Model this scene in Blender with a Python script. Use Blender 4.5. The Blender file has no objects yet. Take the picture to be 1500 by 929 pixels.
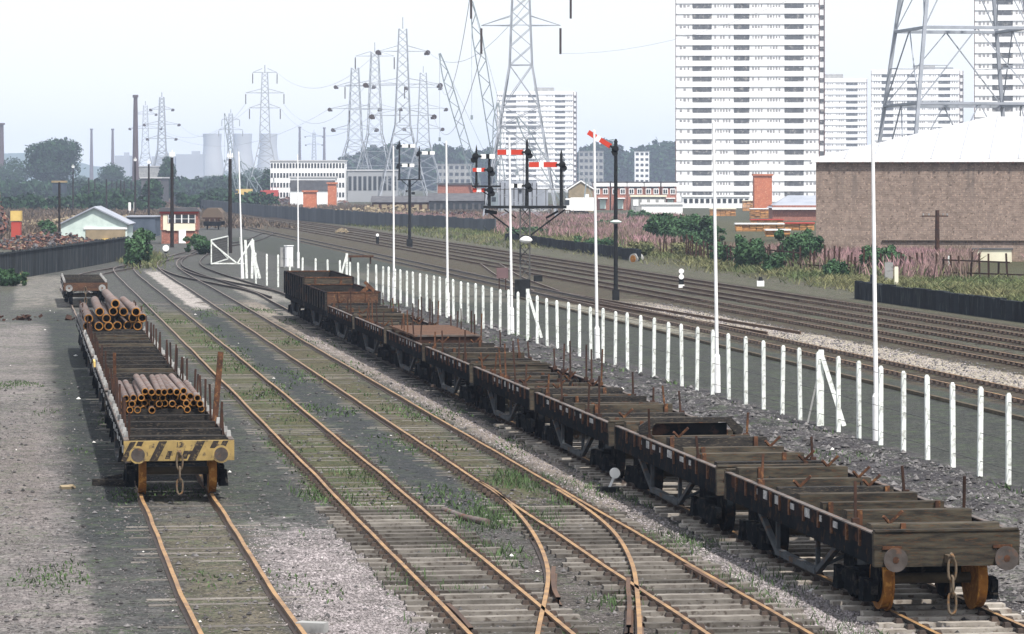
import bpy, math, random
import numpy as np

HAZE_D = 0.00016
EXPO = 0.53
from mathutils import Vector, Matrix, noise as mnoise
random.seed(7)
rng = np.random.default_rng(11)
SC = bpy.context.scene
COL = SC.collection
R = math.radians
K = 0.143                       # the tracks run (-K, 1) over the ground
PHI = math.atan(K)
HC = 6.85
F = 5000.0

def G(px, py):
    """spot on the ground surveyed from the photograph"""
    Y = 34000.0 / (py - 262.0)
    return ((px - 750.0) * Y / F, Y)
def XZ(px, py, Y):
    """x and height of a point at surveyed distance Y"""
    return ((px - 750.0) * Y / F, 6.8 - (py - 262.0) * Y / F)
def P(u, Y): return (u - K * Y, Y)

# ------------------------------------------------------------------ mesh builder
class MB:
    def __init__(s): s.v = []; s.f = []; s.m = []; s.sm = []
    def add(s, vs, fs, mi=0, smooth=False):
        b = len(s.v); s.v += [tuple(v) for v in vs]
        for f in fs: s.f.append(tuple(b + i for i in f)); s.m.append(mi); s.sm.append(smooth)
        return s
    def box(s, c, d, rz=0, mi=0, rx=0, ry=0, taper=1.0):
        x, y, z = d[0] / 2, d[1] / 2, d[2] / 2
        M = Matrix.Rotation(rz, 3, 'Z') @ Matrix.Rotation(ry, 3, 'Y') @ Matrix.Rotation(rx, 3, 'X')
        C = Vector(c); vs = []
        for sz in (-1, 1):
            t = taper if sz > 0 else 1
            for sx, sy in ((-1, -1), (1, -1), (1, 1), (-1, 1)):
                vs.append(C + M @ Vector((sx * x * t, sy * y * t, sz * z)))
        return s.add(vs, [(3, 2, 1, 0), (4, 5, 6, 7), (0, 1, 5, 4), (1, 2, 6, 5), (2, 3, 7, 6), (3, 0, 4, 7)], mi)
    def bar(s, a, b, w, h=None, mi=0):
        a = Vector(a); b = Vector(b); h = h or w; d = b - a
        if d.length < 1e-6: return s
        d.normalize(); up = Vector((0, 0, 1)) if abs(d.z) < .95 else Vector((0, 1, 0))
        r = d.cross(up).normalized(); q = r.cross(d).normalized(); vs = []
        for p in (a, b):
            for i, j in ((-1, -1), (1, -1), (1, 1), (-1, 1)): vs.append(p + r * (i * w / 2) + q * (j * h / 2))
        return s.add(vs, [(3, 2, 1, 0), (4, 5, 6, 7), (0, 1, 5, 4), (1, 2, 6, 5), (2, 3, 7, 6), (3, 0, 4, 7)], mi)
    def cyl(s, a, b, r0, r1=None, n=10, mi=0, caps=True):
        a = Vector(a); b = Vector(b); r1 = r0 if r1 is None else r1
        d = (b - a).normalized(); up = Vector((0, 0, 1)) if abs(d.z) < .95 else Vector((0, 1, 0))
        r = d.cross(up).normalized(); q = r.cross(d).normalized(); vs = []
        for p, rr in ((a, r0), (b, r1)):
            for i in range(n):
                t = 2 * math.pi * i / n; vs.append(p + r * (math.cos(t) * rr) + q * (math.sin(t) * rr))
        s.add(vs, [(i, (i + 1) % n, n + (i + 1) % n, n + i) for i in range(n)], mi, True)
        if caps: s.add(vs, [tuple(range(n - 1, -1, -1)), tuple(range(n, 2 * n))], mi)
        return s
    def pipe(s, a, b, r, ri, n=14, mi=0, mi2=0):
        a = Vector(a); b = Vector(b); d = (b - a).normalized(); up = Vector((0, 0, 1))
        rr = d.cross(up).normalized(); q = rr.cross(d).normalized(); vs = []
        for p in (a, b):
            for rad in (r, ri):
                for i in range(n):
                    t = 2 * math.pi * i / n; vs.append(p + rr * (math.cos(t) * rad) + q * (math.sin(t) * rad))
        j = lambda k, i: k * n + i % n
        s.add(vs, [(j(0, i), j(0, i + 1), j(2, i + 1), j(2, i)) for i in range(n)], mi, True)
        s.add(vs, [(j(1, i + 1), j(1, i), j(3, i), j(3, i + 1)) for i in range(n)], mi2, True)
        s.add(vs, [(j(0, i + 1), j(0, i), j(1, i), j(1, i + 1)) for i in range(n)] + [(j(2, i), j(2, i + 1), j(3, i + 1), j(3, i)) for i in range(n)], mi2)
        return s
    def tube(s, path, r, n=6, closed=False, mi=0):
        path = [Vector(p) for p in path]; m = len(path); vs = []
        for k, p in enumerate(path):
            a = path[k - 1] if (k or closed) else p; b = path[(k + 1) % m] if (k < m - 1 or closed) else p
            d = (b - a).normalized(); up = Vector((0, 1, 0)) if abs(d.y) < .9 else Vector((1, 0, 0))
            rr = d.cross(up).normalized(); q = rr.cross(d).normalized()
            for i in range(n):
                t = 2 * math.pi * i / n; vs.append(p + rr * (math.cos(t) * r) + q * (math.sin(t) * r))
        fs = []
        for k in range(m if closed else m - 1):
            k2 = (k + 1) % m
            for i in range(n): fs.append((k * n + i, k * n + (i + 1) % n, k2 * n + (i + 1) % n, k2 * n + i))
        s.add(vs, fs, mi, True)
        if not closed: s.add(vs, [tuple(range(n - 1, -1, -1)), tuple((m - 1) * n + i for i in range(n))], mi)
        return s
    def lathe(s, c, prof, n=24, mi=0, smooth=True):
        vs = []
        for r, z in prof:
            for i in range(n):
                t = 2 * math.pi * i / n; vs.append((c[0] + r * math.cos(t), c[1] + r * math.sin(t), c[2] + z))
        fs = []
        for k in range(len(prof) - 1):
            for i in range(n): fs.append((k * n + i, k * n + (i + 1) % n, (k + 1) * n + (i + 1) % n, (k + 1) * n + i))
        s.add(vs, fs, mi, smooth)
        s.add(vs, [tuple(range(n - 1, -1, -1)), tuple((len(prof) - 1) * n + i for i in range(n))], mi)
        return s
    def prism(s, pts, y0, y1, mi=0):
        """pts in (x,z), extruded in y"""
        n = len(pts); vs = [(x, y0, z) for x, z in pts] + [(x, y1, z) for x, z in pts]
        ar = sum(pts[i][0] * pts[(i + 1) % n][1] - pts[(i + 1) % n][0] * pts[i][1] for i in range(n))
        fs = [tuple(range(n)), tuple(range(2 * n - 1, n - 1, -1))] + [((i + 1) % n, i, n + i, n + (i + 1) % n) for i in range(n)]
        if ar < 0: fs = [f[::-1] for f in fs]
        return s.add(vs, fs, mi)
    def mesh(s, name, mats):
        me = bpy.data.meshes.new(name); me.from_pydata(s.v, [], s.f)
        for m in (mats if isinstance(mats, (list, tuple)) else [mats]): me.materials.append(m)
        me.polygons.foreach_set('material_index', s.m); me.polygons.foreach_set('use_smooth', s.sm)
        me.update(); return me
    def build(s, name, mats, parent=None, loc=(0, 0, 0), rz=0):
        o = bpy.data.objects.new(name, s.mesh(name, mats)); COL.objects.link(o)
        o.location = loc; o.rotation_euler = (0, 0, rz)
        if parent: o.parent = parent
        return o

def tag(o, label=None, cat=None, group=None, kind=None):
    if label: o['label'] = label
    if cat: o['category'] = cat
    if group: o['group'] = group
    if kind: o['kind'] = kind
    return o
def thing(name, label, cat, loc=(0, 0, 0), rz=0, group=None):
    o = bpy.data.objects.new(name, None); COL.objects.link(o); o.empty_display_size = .3
    o.location = loc; o.rotation_euler = (0, 0, rz)
    return tag(o, label, cat, group)
def kids(o): return [c for c in bpy.data.objects if c.parent == o]
def dup(root, loc, rz, label=None, group=None):
    def cp(o, par):
        c = o.copy(); COL.objects.link(c)
        if par: c.parent = par
        for ch in kids(o): cp(ch, c)
        return c
    r = cp(root, None); r.location = loc; r.rotation_euler = (0, 0, rz)
    if label: r['label'] = label
    if group: r['group'] = group
    return r
def fastmesh(name, V, Fq, mat, smooth=False):
    me = bpy.data.meshes.new(name); me.from_pydata(V.tolist(), [], Fq.tolist()); me.materials.append(mat); me.update()
    return me

# ------------------------------------------------------------------ materials
class E:
    """tiny expression builder over Math nodes"""
    nt = None
    def __init__(s, sock): s.s = sock
    @staticmethod
    def op(o, a, b=None, c=None, clamp=False):
        n = E.nt.nodes.new('ShaderNodeMath'); n.operation = o; n.use_clamp = clamp
        for i, x in enumerate((a, b, c)):
            if x is None: continue
            if isinstance(x, E): E.nt.links.new(x.s, n.inputs[i])
            else: n.inputs[i].default_value = x
        return E(n.outputs[0])
    def __add__(s, o): return E.op('ADD', s, o)
    def __radd__(s, o): return E.op('ADD', s, o)
    def __sub__(s, o): return E.op('SUBTRACT', s, o)
    def __rsub__(s, o): return E.op('SUBTRACT', o, s)
    def __mul__(s, o): return E.op('MULTIPLY', s, o)
    def __rmul__(s, o): return E.op('MULTIPLY', s, o)
    def clamp(s): return E.op('ADD', s, 0.0, clamp=True)

def newmat(name):
    m = bpy.data.materials.new(name); m.use_nodes = True; nt = m.node_tree; E.nt = nt
    return m, nt, nt.nodes['Principled BSDF']
def nz(nt, coord, scale, detail=4, rough=.55, dist=0, dims='3D'):
    n = nt.nodes.new('ShaderNodeTexNoise'); n.inputs['Scale'].default_value = scale; n.inputs['Detail'].default_value = detail
    n.inputs['Roughness'].default_value = rough; n.inputs['Distortion'].default_value = dist
    if coord is not None: nt.links.new(coord, n.inputs['Vector'])
    return n
def mixc(nt, fac, a, b, bt='MIX'):
    n = nt.nodes.new('ShaderNodeMix'); n.data_type = 'RGBA'; n.blend_type = bt
    for i, x in ((0, fac), (6, a), (7, b)):
        if isinstance(x, E): x = x.s
        if isinstance(x, bpy.types.NodeSocket): nt.links.new(x, n.inputs[i])
        elif i == 0: n.inputs[0].default_value = x
        else: n.inputs[i].default_value = (*x, 1) if len(x) == 3 else x
    return n.outputs[2]
def ramp(nt, fac, lo, hi):
    n = nt.nodes.new('ShaderNodeMapRange'); n.interpolation_type = 'SMOOTHSTEP'
    n.inputs[1].default_value = lo; n.inputs[2].default_value = hi
    nt.links.new(fac.s if isinstance(fac, E) else fac, n.inputs[0]); return n.outputs[0]

BRIGHT = ('shrub_leaf', 'green_weed', 'dry_grass', 'galvanised_steel', 'rail_chair_iron')
def M(name, c1, c2=None, scale=3.0, rough=.85, metal=0, c3=None, s3=25, amt=.5, bump=0, stretch=None, rand=0.0, island=0.0, coord='Object', spec=.08):
    m, nt, bs = newmat(name)
    tc = nt.nodes.new('ShaderNodeTexCoord'); co = tc.outputs[coord]
    if stretch:
        mp = nt.nodes.new('ShaderNodeMapping'); mp.inputs['Scale'].default_value = stretch; nt.links.new(co, mp.inputs[0]); co = mp.outputs[0]
    if rand:       # decorrelate copies
        oi = nt.nodes.new('ShaderNodeObjectInfo'); va = nt.nodes.new('ShaderNodeVectorMath'); va.operation = 'ADD'
        sc = E(oi.outputs['Random']) * 37.0
        cb = nt.nodes.new('ShaderNodeCombineXYZ'); nt.links.new(sc.s, cb.inputs[0]); nt.links.new(sc.s, cb.inputs[2])
        nt.links.new(co, va.inputs[0]); nt.links.new(cb.outputs[0], va.inputs[1]); co = va.outputs[0]
    c2 = c2 or tuple(x * .6 for x in c1)
    if max(c1) < .26 and name not in BRIGHT: c1, c2, c3 = (tuple(x * .68 for x in c) if c else c for c in (c1, c2, c3))
    n1 = nz(nt, co, scale); col = mixc(nt, ramp(nt, n1.outputs[0], .5 - amt * .4, .5 + amt * .4), c1, c2)
    if c3:
        n2 = nz(nt, co, s3, 3, .6); col = mixc(nt, ramp(nt, n2.outputs[0], .52, .68), col, c3)
    if rand:
        f = E(oi.outputs['Random']) * (2 * rand) + (1 - rand)
        cb2 = nt.nodes.new('ShaderNodeCombineColor')
        for i in range(3): nt.links.new(f.s, cb2.inputs[i])
        col = mixc(nt, 1.0, col, cb2.outputs[0], 'MULTIPLY')
    if island:
        gi = nt.nodes.new('ShaderNodeNewGeometry'); f = E(gi.outputs['Random Per Island']) * (2 * island) + (1 - island)
        cb2 = nt.nodes.new('ShaderNodeCombineColor')
        for i in range(3): nt.links.new(f.s, cb2.inputs[i])
        col = mixc(nt, 1.0, col, cb2.outputs[0], 'MULTIPLY')
    nt.links.new(col, bs.inputs['Base Color']); bs.inputs['Roughness'].default_value = rough; bs.inputs['Metallic'].default_value = metal
    bs.inputs['Specular IOR Level'].default_value = spec
    if bump:
        n3 = nz(nt, co, scale * 8, 4, .6); bp = nt.nodes.new('ShaderNodeBump'); bp.inputs['Strength'].default_value = bump; bp.inputs['Distance'].default_value = .02
        nt.links.new(n3.outputs[0], bp.inputs['Height']); nt.links.new(bp.outputs[0], bs.inputs['Normal'])
    return m

MT = {}
MT['wood'] = M('weathered_timber', (.12, .105, .078), (.036, .034, .031), 2.2, c3=(.12, .07, .042), s3=9, stretch=(1, 4, 6), rand=.25, bump=.4)
MT['wood_dark'] = M('dark_timber', (.05, .046, .042), (.018, .019, .021), 1.8, c3=(.13, .105, .08), s3=11, stretch=(1, 4, 6), rand=.25, bump=.4)
MT['wood_brown'] = M('brown_timber', (.15, .075, .045), (.075, .045, .035), 1.3, c3=(.19, .13, .08), s3=9, stretch=(1, 4, 4), rand=.2, bump=.3)
MT['sole'] = M('sooty_steel', (.022, .025, .029), (.010, .014, .018), 2.5, rough=.9, c3=(.06, .04, .03), s3=5, rand=.2, spec=0.0)
MT['side'] = M('grimy_side_steel', (.036, .030, .030), (.014, .018, .022), 1.6, rough=.9, c3=(.095, .05, .035), s3=2.6, rand=.2, spec=0.0)
MT['truss'] = M('truss_steel', (.085, .095, .105), (.05, .058, .066), 3, c3=(.11, .07, .05), s3=6)
MT['growth'] = M('brown_dead_growth', (.20, .145, .11), (.12, .10, .075), .12, island=.5)
MT['edge'] = M('worn_edge_steel', (.20, .175, .16), (.11, .09, .08), 3, rough=.5, c3=(.2, .11, .07), s3=6)
MT['rust'] = M('rusty_iron', (.15, .07, .04), (.07, .04, .03), 5, rough=.85, c3=(.26, .13, .06), s3=12, rand=.2)
MT['rust_dark'] = M('dark_rusty_iron', (.085, .045, .032), (.045, .03, .026), 4, rough=.85, rand=.25)
MT['tread'] = M('rusty_wheel', (.36, .155, .035), (.20, .085, .025), 6, rough=.6, c3=(.48, .24, .06), s3=9)
MT['bogie'] = M('black_bogie', (.014, .017, .020), (.007, .009, .012), 4, spec=0.0, rough=.9, c3=(.05, .045, .04), s3=8)
MT['axle'] = M('dusty_axle', (.16, .13, .09), (.09, .075, .055), 3)
MT['buffer'] = M('buffer_face', (.12, .105, .10), (.075, .065, .06), 6, rough=.6, c3=(.16, .09, .06), s3=5)
MT['yellow'] = M('chipped_yellow_paint', (.34, .245, .095), (.24, .175, .075), 4, rough=.7, c3=(.10, .075, .05), s3=7)
MT['blackpaint'] = M('faded_black_paint', (.06, .05, .045), (.035, .03, .03), 6, c3=(.2, .15, .08), s3=14)
MT['white_mark'] = M('dirty_white_marking', (.5, .5, .49), (.22, .22, .23), 6, c3=(.12, .12, .12), s3=14)
MT['pipe'] = M('pipe_skin', (.25, .215, .21), (.17, .115, .09), 2.5, rough=.75, c3=(.21, .11, .08), s3=5, rand=.22)
MT['pipe_in'] = M('pipe_rusty_bore', (.42, .20, .045), (.17, .075, .028), 7, rough=.85, rand=.2)
MT['rail'] = M('rusty_rail', (.34, .175, .07), (.22, .11, .05), .8, rough=.65, c3=(.40, .24, .10), s3=3, coord='Object')
MT['rail_main'] = M('main_line_rail', (.17, .10, .065), (.10, .065, .05), .6, rough=.6)
MT['rail_dark'] = M('dark_rail', (.07, .055, .05), (.05, .045, .04), .6, rough=.6)
MT['rail_top'] = M('worn_rail_head', (.38, .27, .16), (.30, .20, .11), .6, rough=.45)
MT['chair'] = M('rail_chair_iron', (.07, .05, .04), (.035, .03, .028), 5)
MT['sleeper'] = M('sleeper_timber', (.255, .235, .21), (.15, .135, .12), 2.2, c3=(.09, .075, .065), s3=8, stretch=(1, 3, 1), island=.45, bump=.4)
MT['sleeper_pale'] = M('pale_sleeper_timber', (.40, .37, .33), (.22, .195, .17), 2.2, c3=(.16, .13, .11), s3=8, stretch=(1, 3, 1), island=.2)
MT['sleeper_main'] = M('main_line_sleeper', (.085, .065, .05), (.035, .03, .026), 2, island=.3)
MT['white_post'] = M('white_painted_concrete', (.76, .79, .76), (.60, .63, .60), 3, c3=(.42, .43, .40), s3=7, rough=.8, rand=.10)
MT['white'] = M('white_paint', (.85, .85, .85), (.74, .74, .74), 3, rough=.6)
MT['black_pole'] = M('tarred_pole', (.045, .035, .032), (.025, .022, .022), 3, rough=.8)
MT['signal_black'] = M('signal_iron', (.03, .032, .034), (.018, .02, .022), 4, rough=.6)
MT['lattice'] = M('lattice_post_iron', (.15, .15, .145), (.10, .10, .10), 4, rough=.6)
MT['red'] = M('signal_red', (.52, .05, .028), (.46, .055, .035), 4, rough=.4)
MT['pylon'] = M('galvanised_steel', (.30, .32, .36), (.24, .26, .29), .8, rough=.5, metal=.0)
MT['insul'] = M('insulator', (.10, .07, .06), (.06, .045, .04), 3, rough=.4)
MT['tower_white'] = M('tower_white_render', (.82, .82, .82), (.76, .76, .77), .15, rough=.8)
MT['tower_glass'] = M('tower_glazing', (.16, .165, .175), (.09, .095, .105), .6, rough=.25, c3=(.4, .38, .36), s3=1.1, spec=.5)
MT['tower_brown'] = M('tower_brown_trim', (.24, .13, .11), (.17, .10, .09), .5)
MT['concrete'] = M('grey_concrete', (.33, .33, .32), (.22, .22, .22), .6, c3=(.15, .15, .15), s3=2)
MT['cool'] = M('cooling_tower_concrete', (.34, .34, .33), (.28, .28, .28), .02)
MT['chim'] = M('chimney_brick', (.13, .085, .085), (.10, .065, .055), .1)
MT['slate'] = M('slate_roof', (.16, .16, .17), (.11, .11, .12), 1)
MT['greyroof'] = M('pale_sheet_roof', (.32, .34, .39), (.26, .28, .32), .4)
MT['whiteroof'] = M('white_sheet_roof', (.50, .50, .51), (.44, .44, .45), .3, rough=.6)
MT['tan'] = M('tan_board', (.30, .24, .16), (.22, .18, .12), 1)
MT['green_white'] = M('pale_green_boards', (.55, .64, .60), (.45, .54, .51), 1.5, rough=.8)
MT['fence_wood'] = M('tarred_fence_boards', (.042, .052, .058), (.022, .028, .034), 1.2, c3=(.085, .085, .085), s3=2, stretch=(3, 3, .3), island=.45)
MT['slab'] = M('grey_slab_fence', (.135, .15, .165), (.10, .115, .13), .3, island=.18, stretch=(1, 1, .4))
MT['blackwall'] = M('black_timber_wall', (.018, .022, .027), (.009, .012, .016), 1.2, c3=(.06, .07, .07), s3=3, stretch=(1, 1, .3), island=.5)
MT['orange'] = M('orange_brick', (.50, .17, .09), (.40, .13, .07), .8, c3=(.58, .28, .17), s3=3)
MT['timber_stack'] = M('sawn_orange_timber', (.55, .28, .10), (.38, .18, .07), 1, stretch=(1, 1, 6), c3=(.2, .1, .05), s3=2, island=.3)
MT['redpaint'] = M('red_paint', (.40, .07, .05), (.38, .05, .04), 1)
MT['yellowpaint'] = M('yellow_paint', (.62, .45, .16), (.5, .35, .12), 1)
MT['crane'] = M('crane_steel', (.24, .28, .30), (.15, .18, .20), .8)
MT['grassleaf'] = M('dry_grass', (.165, .155, .08), (.075, .105, .045), .12, island=.45, coord='Object')
MT['weed'] = M('green_weed', (.075, .12, .050), (.055, .085, .04), .7, island=.5)
MT['willow'] = M('willowherb_flower', (.34, .195, .22), (.17, .14, .10), .16, island=.35)
MT['leaf'] = M('shrub_leaf', (.055, .105, .048), (.026, .060, .030), .5, island=.5)
MT['leaf_far'] = M('tree_leaf', (.040, .088, .040), (.020, .048, .026), .12, island=.5)
MT['bark'] = M('bark', (.07, .055, .045), (.04, .033, .028), 2)
MT['rock'] = M('ballast_stone', (.20, .19, .19), (.10, .098, .10), 6, island=.6)
MT['rock_pale'] = M('pale_gravel_stone', (.30, .27, .275), (.16, .145, .145), 1.5, island=.5)
MT['rock_yard'] = M('yard_gravel_stone', (.23, .205, .205), (.12, .11, .11), 1.5, island=.5)
MT['rock_white'] = M('white_stone', (.70, .69, .66), (.5, .48, .46), 6, island=.25)
MT['hook'] = M('chain_iron', (.19, .15, .11), (.11, .085, .06), 8, rough=.6, c3=(.3, .16, .07), s3=12)
MT['scrap'] = M('mixed_scrap', (.17, .075, .055), (.11, .11, .12), .9, amt=.2, island=.6, c3=(.30, .23, .15), s3=1.3)
MT['glasswin'] = M('window_glass', (.05, .06, .07), (.03, .035, .04), 1, rough=.15, spec=.5)
MT['lightbox'] = M('cream_panel', (.76, .73, .58), (.68, .64, .5), 1)
MT['disc'] = M('enamel_white', (.88, .88, .86), (.8, .8, .78), 3, rough=.3)
MT['pinkboard'] = M('faded_pink_board', (.25, .16, .165), (.20, .13, .135), 2)
MT['bluegrey'] = M('blue_grey_sheet', (.13, .16, .21), (.09, .115, .15), 1)
MT['smallwin'] = M('small_window_glazing', (.34, .33, .34), (.22, .22, .23), .9, c3=(.5, .48, .46), s3=2)
MT['hazebuild'] = M('far_industrial_building', (.30, .31, .33), (.26, .27, .28), .02)

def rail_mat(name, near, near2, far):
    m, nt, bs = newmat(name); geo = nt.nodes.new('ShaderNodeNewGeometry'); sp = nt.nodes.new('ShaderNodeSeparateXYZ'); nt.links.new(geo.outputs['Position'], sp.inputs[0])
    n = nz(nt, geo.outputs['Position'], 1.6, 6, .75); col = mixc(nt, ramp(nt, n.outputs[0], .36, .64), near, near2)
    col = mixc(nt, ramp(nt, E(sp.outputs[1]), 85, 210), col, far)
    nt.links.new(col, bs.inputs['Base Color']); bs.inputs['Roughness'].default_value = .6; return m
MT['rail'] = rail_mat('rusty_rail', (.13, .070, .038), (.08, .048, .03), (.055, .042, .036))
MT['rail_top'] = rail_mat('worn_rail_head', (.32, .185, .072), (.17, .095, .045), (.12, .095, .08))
def brick(name, c1, c2, mortar, sc, stain=False):
    m, nt, bs = newmat(name); tc = nt.nodes.new('ShaderNodeTexCoord')
    sp = nt.nodes.new('ShaderNodeSeparateXYZ'); nt.links.new(tc.outputs['Object'], sp.inputs[0])
    cb = nt.nodes.new('ShaderNodeCombineXYZ'); nt.links.new((E(sp.outputs[0]) + E(sp.outputs[1])).s, cb.inputs[0]); nt.links.new(sp.outputs[2], cb.inputs[1])
    b = nt.nodes.new('ShaderNodeTexBrick'); nt.links.new(cb.outputs[0], b.inputs[0])
    b.inputs['Color1'].default_value = (*c1, 1); b.inputs['Color2'].default_value = (*c2, 1); b.inputs['Mortar'].default_value = (*mortar, 1)
    b.inputs['Scale'].default_value = sc; b.inputs['Mortar Size'].default_value = .012; b.inputs['Brick Width'].default_value = .5; b.inputs['Row Height'].default_value = .17
    n = nz(nt, tc.outputs['Object'], 1.6, 5, .7); col = mixc(nt, ramp(nt, n.outputs[0], .35, .75), b.outputs[0], tuple(x * .72 for x in c1))
    n2 = nz(nt, tc.outputs['Object'], 6, 2, .5); col = mixc(nt, ramp(nt, n2.outputs[0], .58, .66), col, tuple(min(1, x * 1.75) for x in c1)); n5 = nz(nt, tc.outputs['Object'], 4.2, 2, .5); col = mixc(nt, ramp(nt, n5.outputs[0], .60, .68), col, tuple(x * .55 for x in c1))
    if stain:
        mp = nt.nodes.new('ShaderNodeMapping'); mp.inputs['Scale'].default_value = (1.1, 1.1, .10); nt.links.new(tc.outputs['Object'], mp.inputs[0])
        n3 = nz(nt, mp.outputs[0], 1.0, 4, .6)
        f = E(ramp(nt, n3.outputs[0], .52, .70)) * E(ramp(nt, E(sp.outputs[2]), 3.6, 7.8)) * .65
        col = mixc(nt, f, col, (.085, .075, .07))
    nt.links.new(col, bs.inputs['Base Color']); bs.inputs['Roughness'].default_value = .9
    return m
MT['brick'] = brick('buff_brown_brick', (.21, .155, .125), (.29, .215, .175), (.30, .265, .23), 1.1, True)
MT['brick_red'] = brick('red_brick', (.30, .115, .08), (.26, .10, .07), (.3, .2, .16), 2)
# ------------------------------------------------------------------ ground
def ground_material():
    m, nt, bs = newmat('yard_ground')
    geo = nt.nodes.new('ShaderNodeNewGeometry'); pos = geo.outputs['Position']
    sp = nt.nodes.new('ShaderNodeSeparateXYZ'); nt.links.new(pos, sp.inputs[0])
    X = E(sp.outputs[0]); Y = E(sp.outputs[1]); u0 = X + Y * K
    big = E(nz(nt, pos, .35, 4, .6).outputs[0]); mid = E(nz(nt, pos, 1.6, 4, .65).outputs[0])
    fine = E(nz(nt, pos, 9, 4, .7).outputs[0]); grit = E(nz(nt, pos, 19, 3, .75).outputs[0])
    vs = nt.nodes.new('ShaderNodeTexVoronoi'); vs.inputs['Scale'].default_value = 11; nt.links.new(pos, vs.inputs['Vector'])
    vcol = E(vs.outputs['Color'])
    u = u0 + (big - .5) * .9 + (mid - .5) * .6; Yd = Y + (mid - .5) * 22 + (big - .5) * 16
    col = mixc(nt, ramp(nt, mid, .38, .62), (.115, .118, .125), (.165, .162, .165))
    def patch(ua, ub, ya, yb, c1, c2=None, amt=1.0, br=.35, su=.22, sy=5, n=None):
        nonlocal col
        a = E(ramp(nt, u, ua - su, ua + su)); b = E(ramp(nt, u, ub + su, ub - su)) if ub < 900 else None
        a2 = E(ramp(nt, Yd, ya - sy, ya + sy)); f = a * a2
        if b is not None:
            nb = nt.nodes.new('ShaderNodeMapRange'); nb.interpolation_type = 'SMOOTHSTEP'
            nb.inputs[1].default_value = ub - su; nb.inputs[2].default_value = ub + su; nb.inputs[3].default_value = 1; nb.inputs[4].default_value = 0
            nt.links.new(u.s, nb.inputs[0]); f = a * E(nb.outputs[0]) * a2
        if yb < 9000:
            nb = nt.nodes.new('ShaderNodeMapRange'); nb.interpolation_type = 'SMOOTHSTEP'
            nb.inputs[1].default_value = yb - sy; nb.inputs[2].default_value = yb + sy; nb.inputs[3].default_value = 1; nb.inputs[4].default_value = 0
            nt.links.new(Yd.s, nb.inputs[0]); f = f * E(nb.outputs[0])
        nn = n or fine
        f = (f * (nn * (2 * br) + (1 - br)) * amt).clamp()
        cc = mixc(nt, ramp(nt, mid, .35, .65), c1, c2) if c2 else c1
        col = mixc(nt, f, col, cc)
    # wide country either side
    patch(46.3, 999, 90, 9999, (.15, .135, .085), (.11, .115, .07), 1, .2, su=.6)
    patch(-900, -.4, 205, 9999, (.14, .12, .09), (.10, .105, .07), 1, .2, su=.6)
    patch(-900, 999, 520, 9999, (.13, .125, .095), (.09, .10, .07), .8, .2)
    # main line formation and cess
    patch(22.3, 29.6, 40, 400, (.082, .090, .088), (.105, .110, .105), 1, .15)
    patch(29.6, 46.2, 40, 1400, (.15, .12, .09), (.095, .08, .066), 1, .35)
    patch(32.4, 34.7, 92, 186, (.98, .88, .76), (.50, .44, .37), 1, 1.1, n=mid, sy=9)
    patch(28.9, 30.1, 150, 190, (.52, .49, .43), None, .7, .9, n=mid)
    patch(23, 29, 190, 250, (.25, .235, .21), None, .6, .8, n=mid)
    patch(39.0, 39.8, 60, 300, (.15, .155, .13), None, .8, .3)
    patch(46.5, 49.5, 150, 700, (.20, .185, .16), (.14, .14, .10), .9, .3)
    # yard, left to right
    patch(-900, 1.05, -500, 160, (.58, .515, .53), (.36, .325, .335), 1, .45, n=mid)
    patch(-900, 1.0, -500, 900, (.16, .165, .165), None, .45, 1.5, n=big)
    patch(-900, -1.0, 40, 66, (.20, .20, .19), (.15, .16, .15), .8, .6, n=big)
    patch(-900, .4, 66, 92, (.33, .29, .285), None, .6, .8, n=big)
    patch(.9, 2.6, 62, 175, (.060, .070, .076), (.095, .10, .105), 1, .5, n=mid, su=.6)  # oily ash, with the left hand train's shadow painted into the same dark band
    patch(2.6, 4.1, 40, 70, (.25, .22, .175), (.15, .145, .11), .95, .35)
    patch(4.3, 6.0, 66, 175, (.085, .095, .10), (.11, .12, .115), .9, .2)
    patch(4.3, 6.3, -500, 65, (.66, .60, .64), (.26, .24, .25), 1, 1.0, n=mid)
    patch(6.4, 8.4, 60, 175, (.17, .155, .085), (.115, .13, .07), .95, .35)
    patch(8.5, 9.8, 68, 175, (.075, .083, .095), (.098, .105, .112), 1, .15)
    patch(9.9, 11.8, 66, 180, (.19, .165, .11), (.14, .13, .08), .95, .3)
    patch(6.2, 12.2, -500, 64, (.105, .095, .088), (.22, .20, .195), .9, .5)
    patch(8.9, 10.0, 180, 252, (.86, .80, .80), (.46, .42, .42), 1, .35, su=.1)
    patch(12.0, 12.95, 68, 190, (.52, .45, .41), (.34, .29, .26), 1, .45, su=.15)
    patch(11.3, 12.2, 60, 120, (.115, .12, .11), None, .7, .4)
    patch(11.9, 13.2, -500, 61, (.74, .68, .66), (.52, .47, .47), 1, .5)
    patch(10.2, 12.0, 65.5, 71, (.05, .052, .06), None, .9, .3, sy=1.5)
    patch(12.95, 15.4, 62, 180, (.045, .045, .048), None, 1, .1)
    patch(12.6, 15.8, -500, 62, (.33, .29, .27), (.20, .175, .16), .9, .5)
    patch(15.6, 22.2, 50, 200, (.085, .082, .095), (.14, .13, .145), 1, .2)
    patch(17.4, 18.8, 72, 92, (.42, .39, .40), None, .9, 1.2, n=mid)
    patch(16.5, 21.8, 52, 66, (.46, .43, .44), (.2, .19, .2), .9, .9, n=mid)
    patch(13, 15, 190, 235, (.5, .47, .45), None, .8, 1.0, n=mid)
    patch(-.5, 3, 180, 240, (.5, .46, .44), (.2, .2, .2), .8, 1.1, n=big)
    col = mixc(nt, 1.0, col, (.46, .455, .43), 'MULTIPLY')
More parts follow.
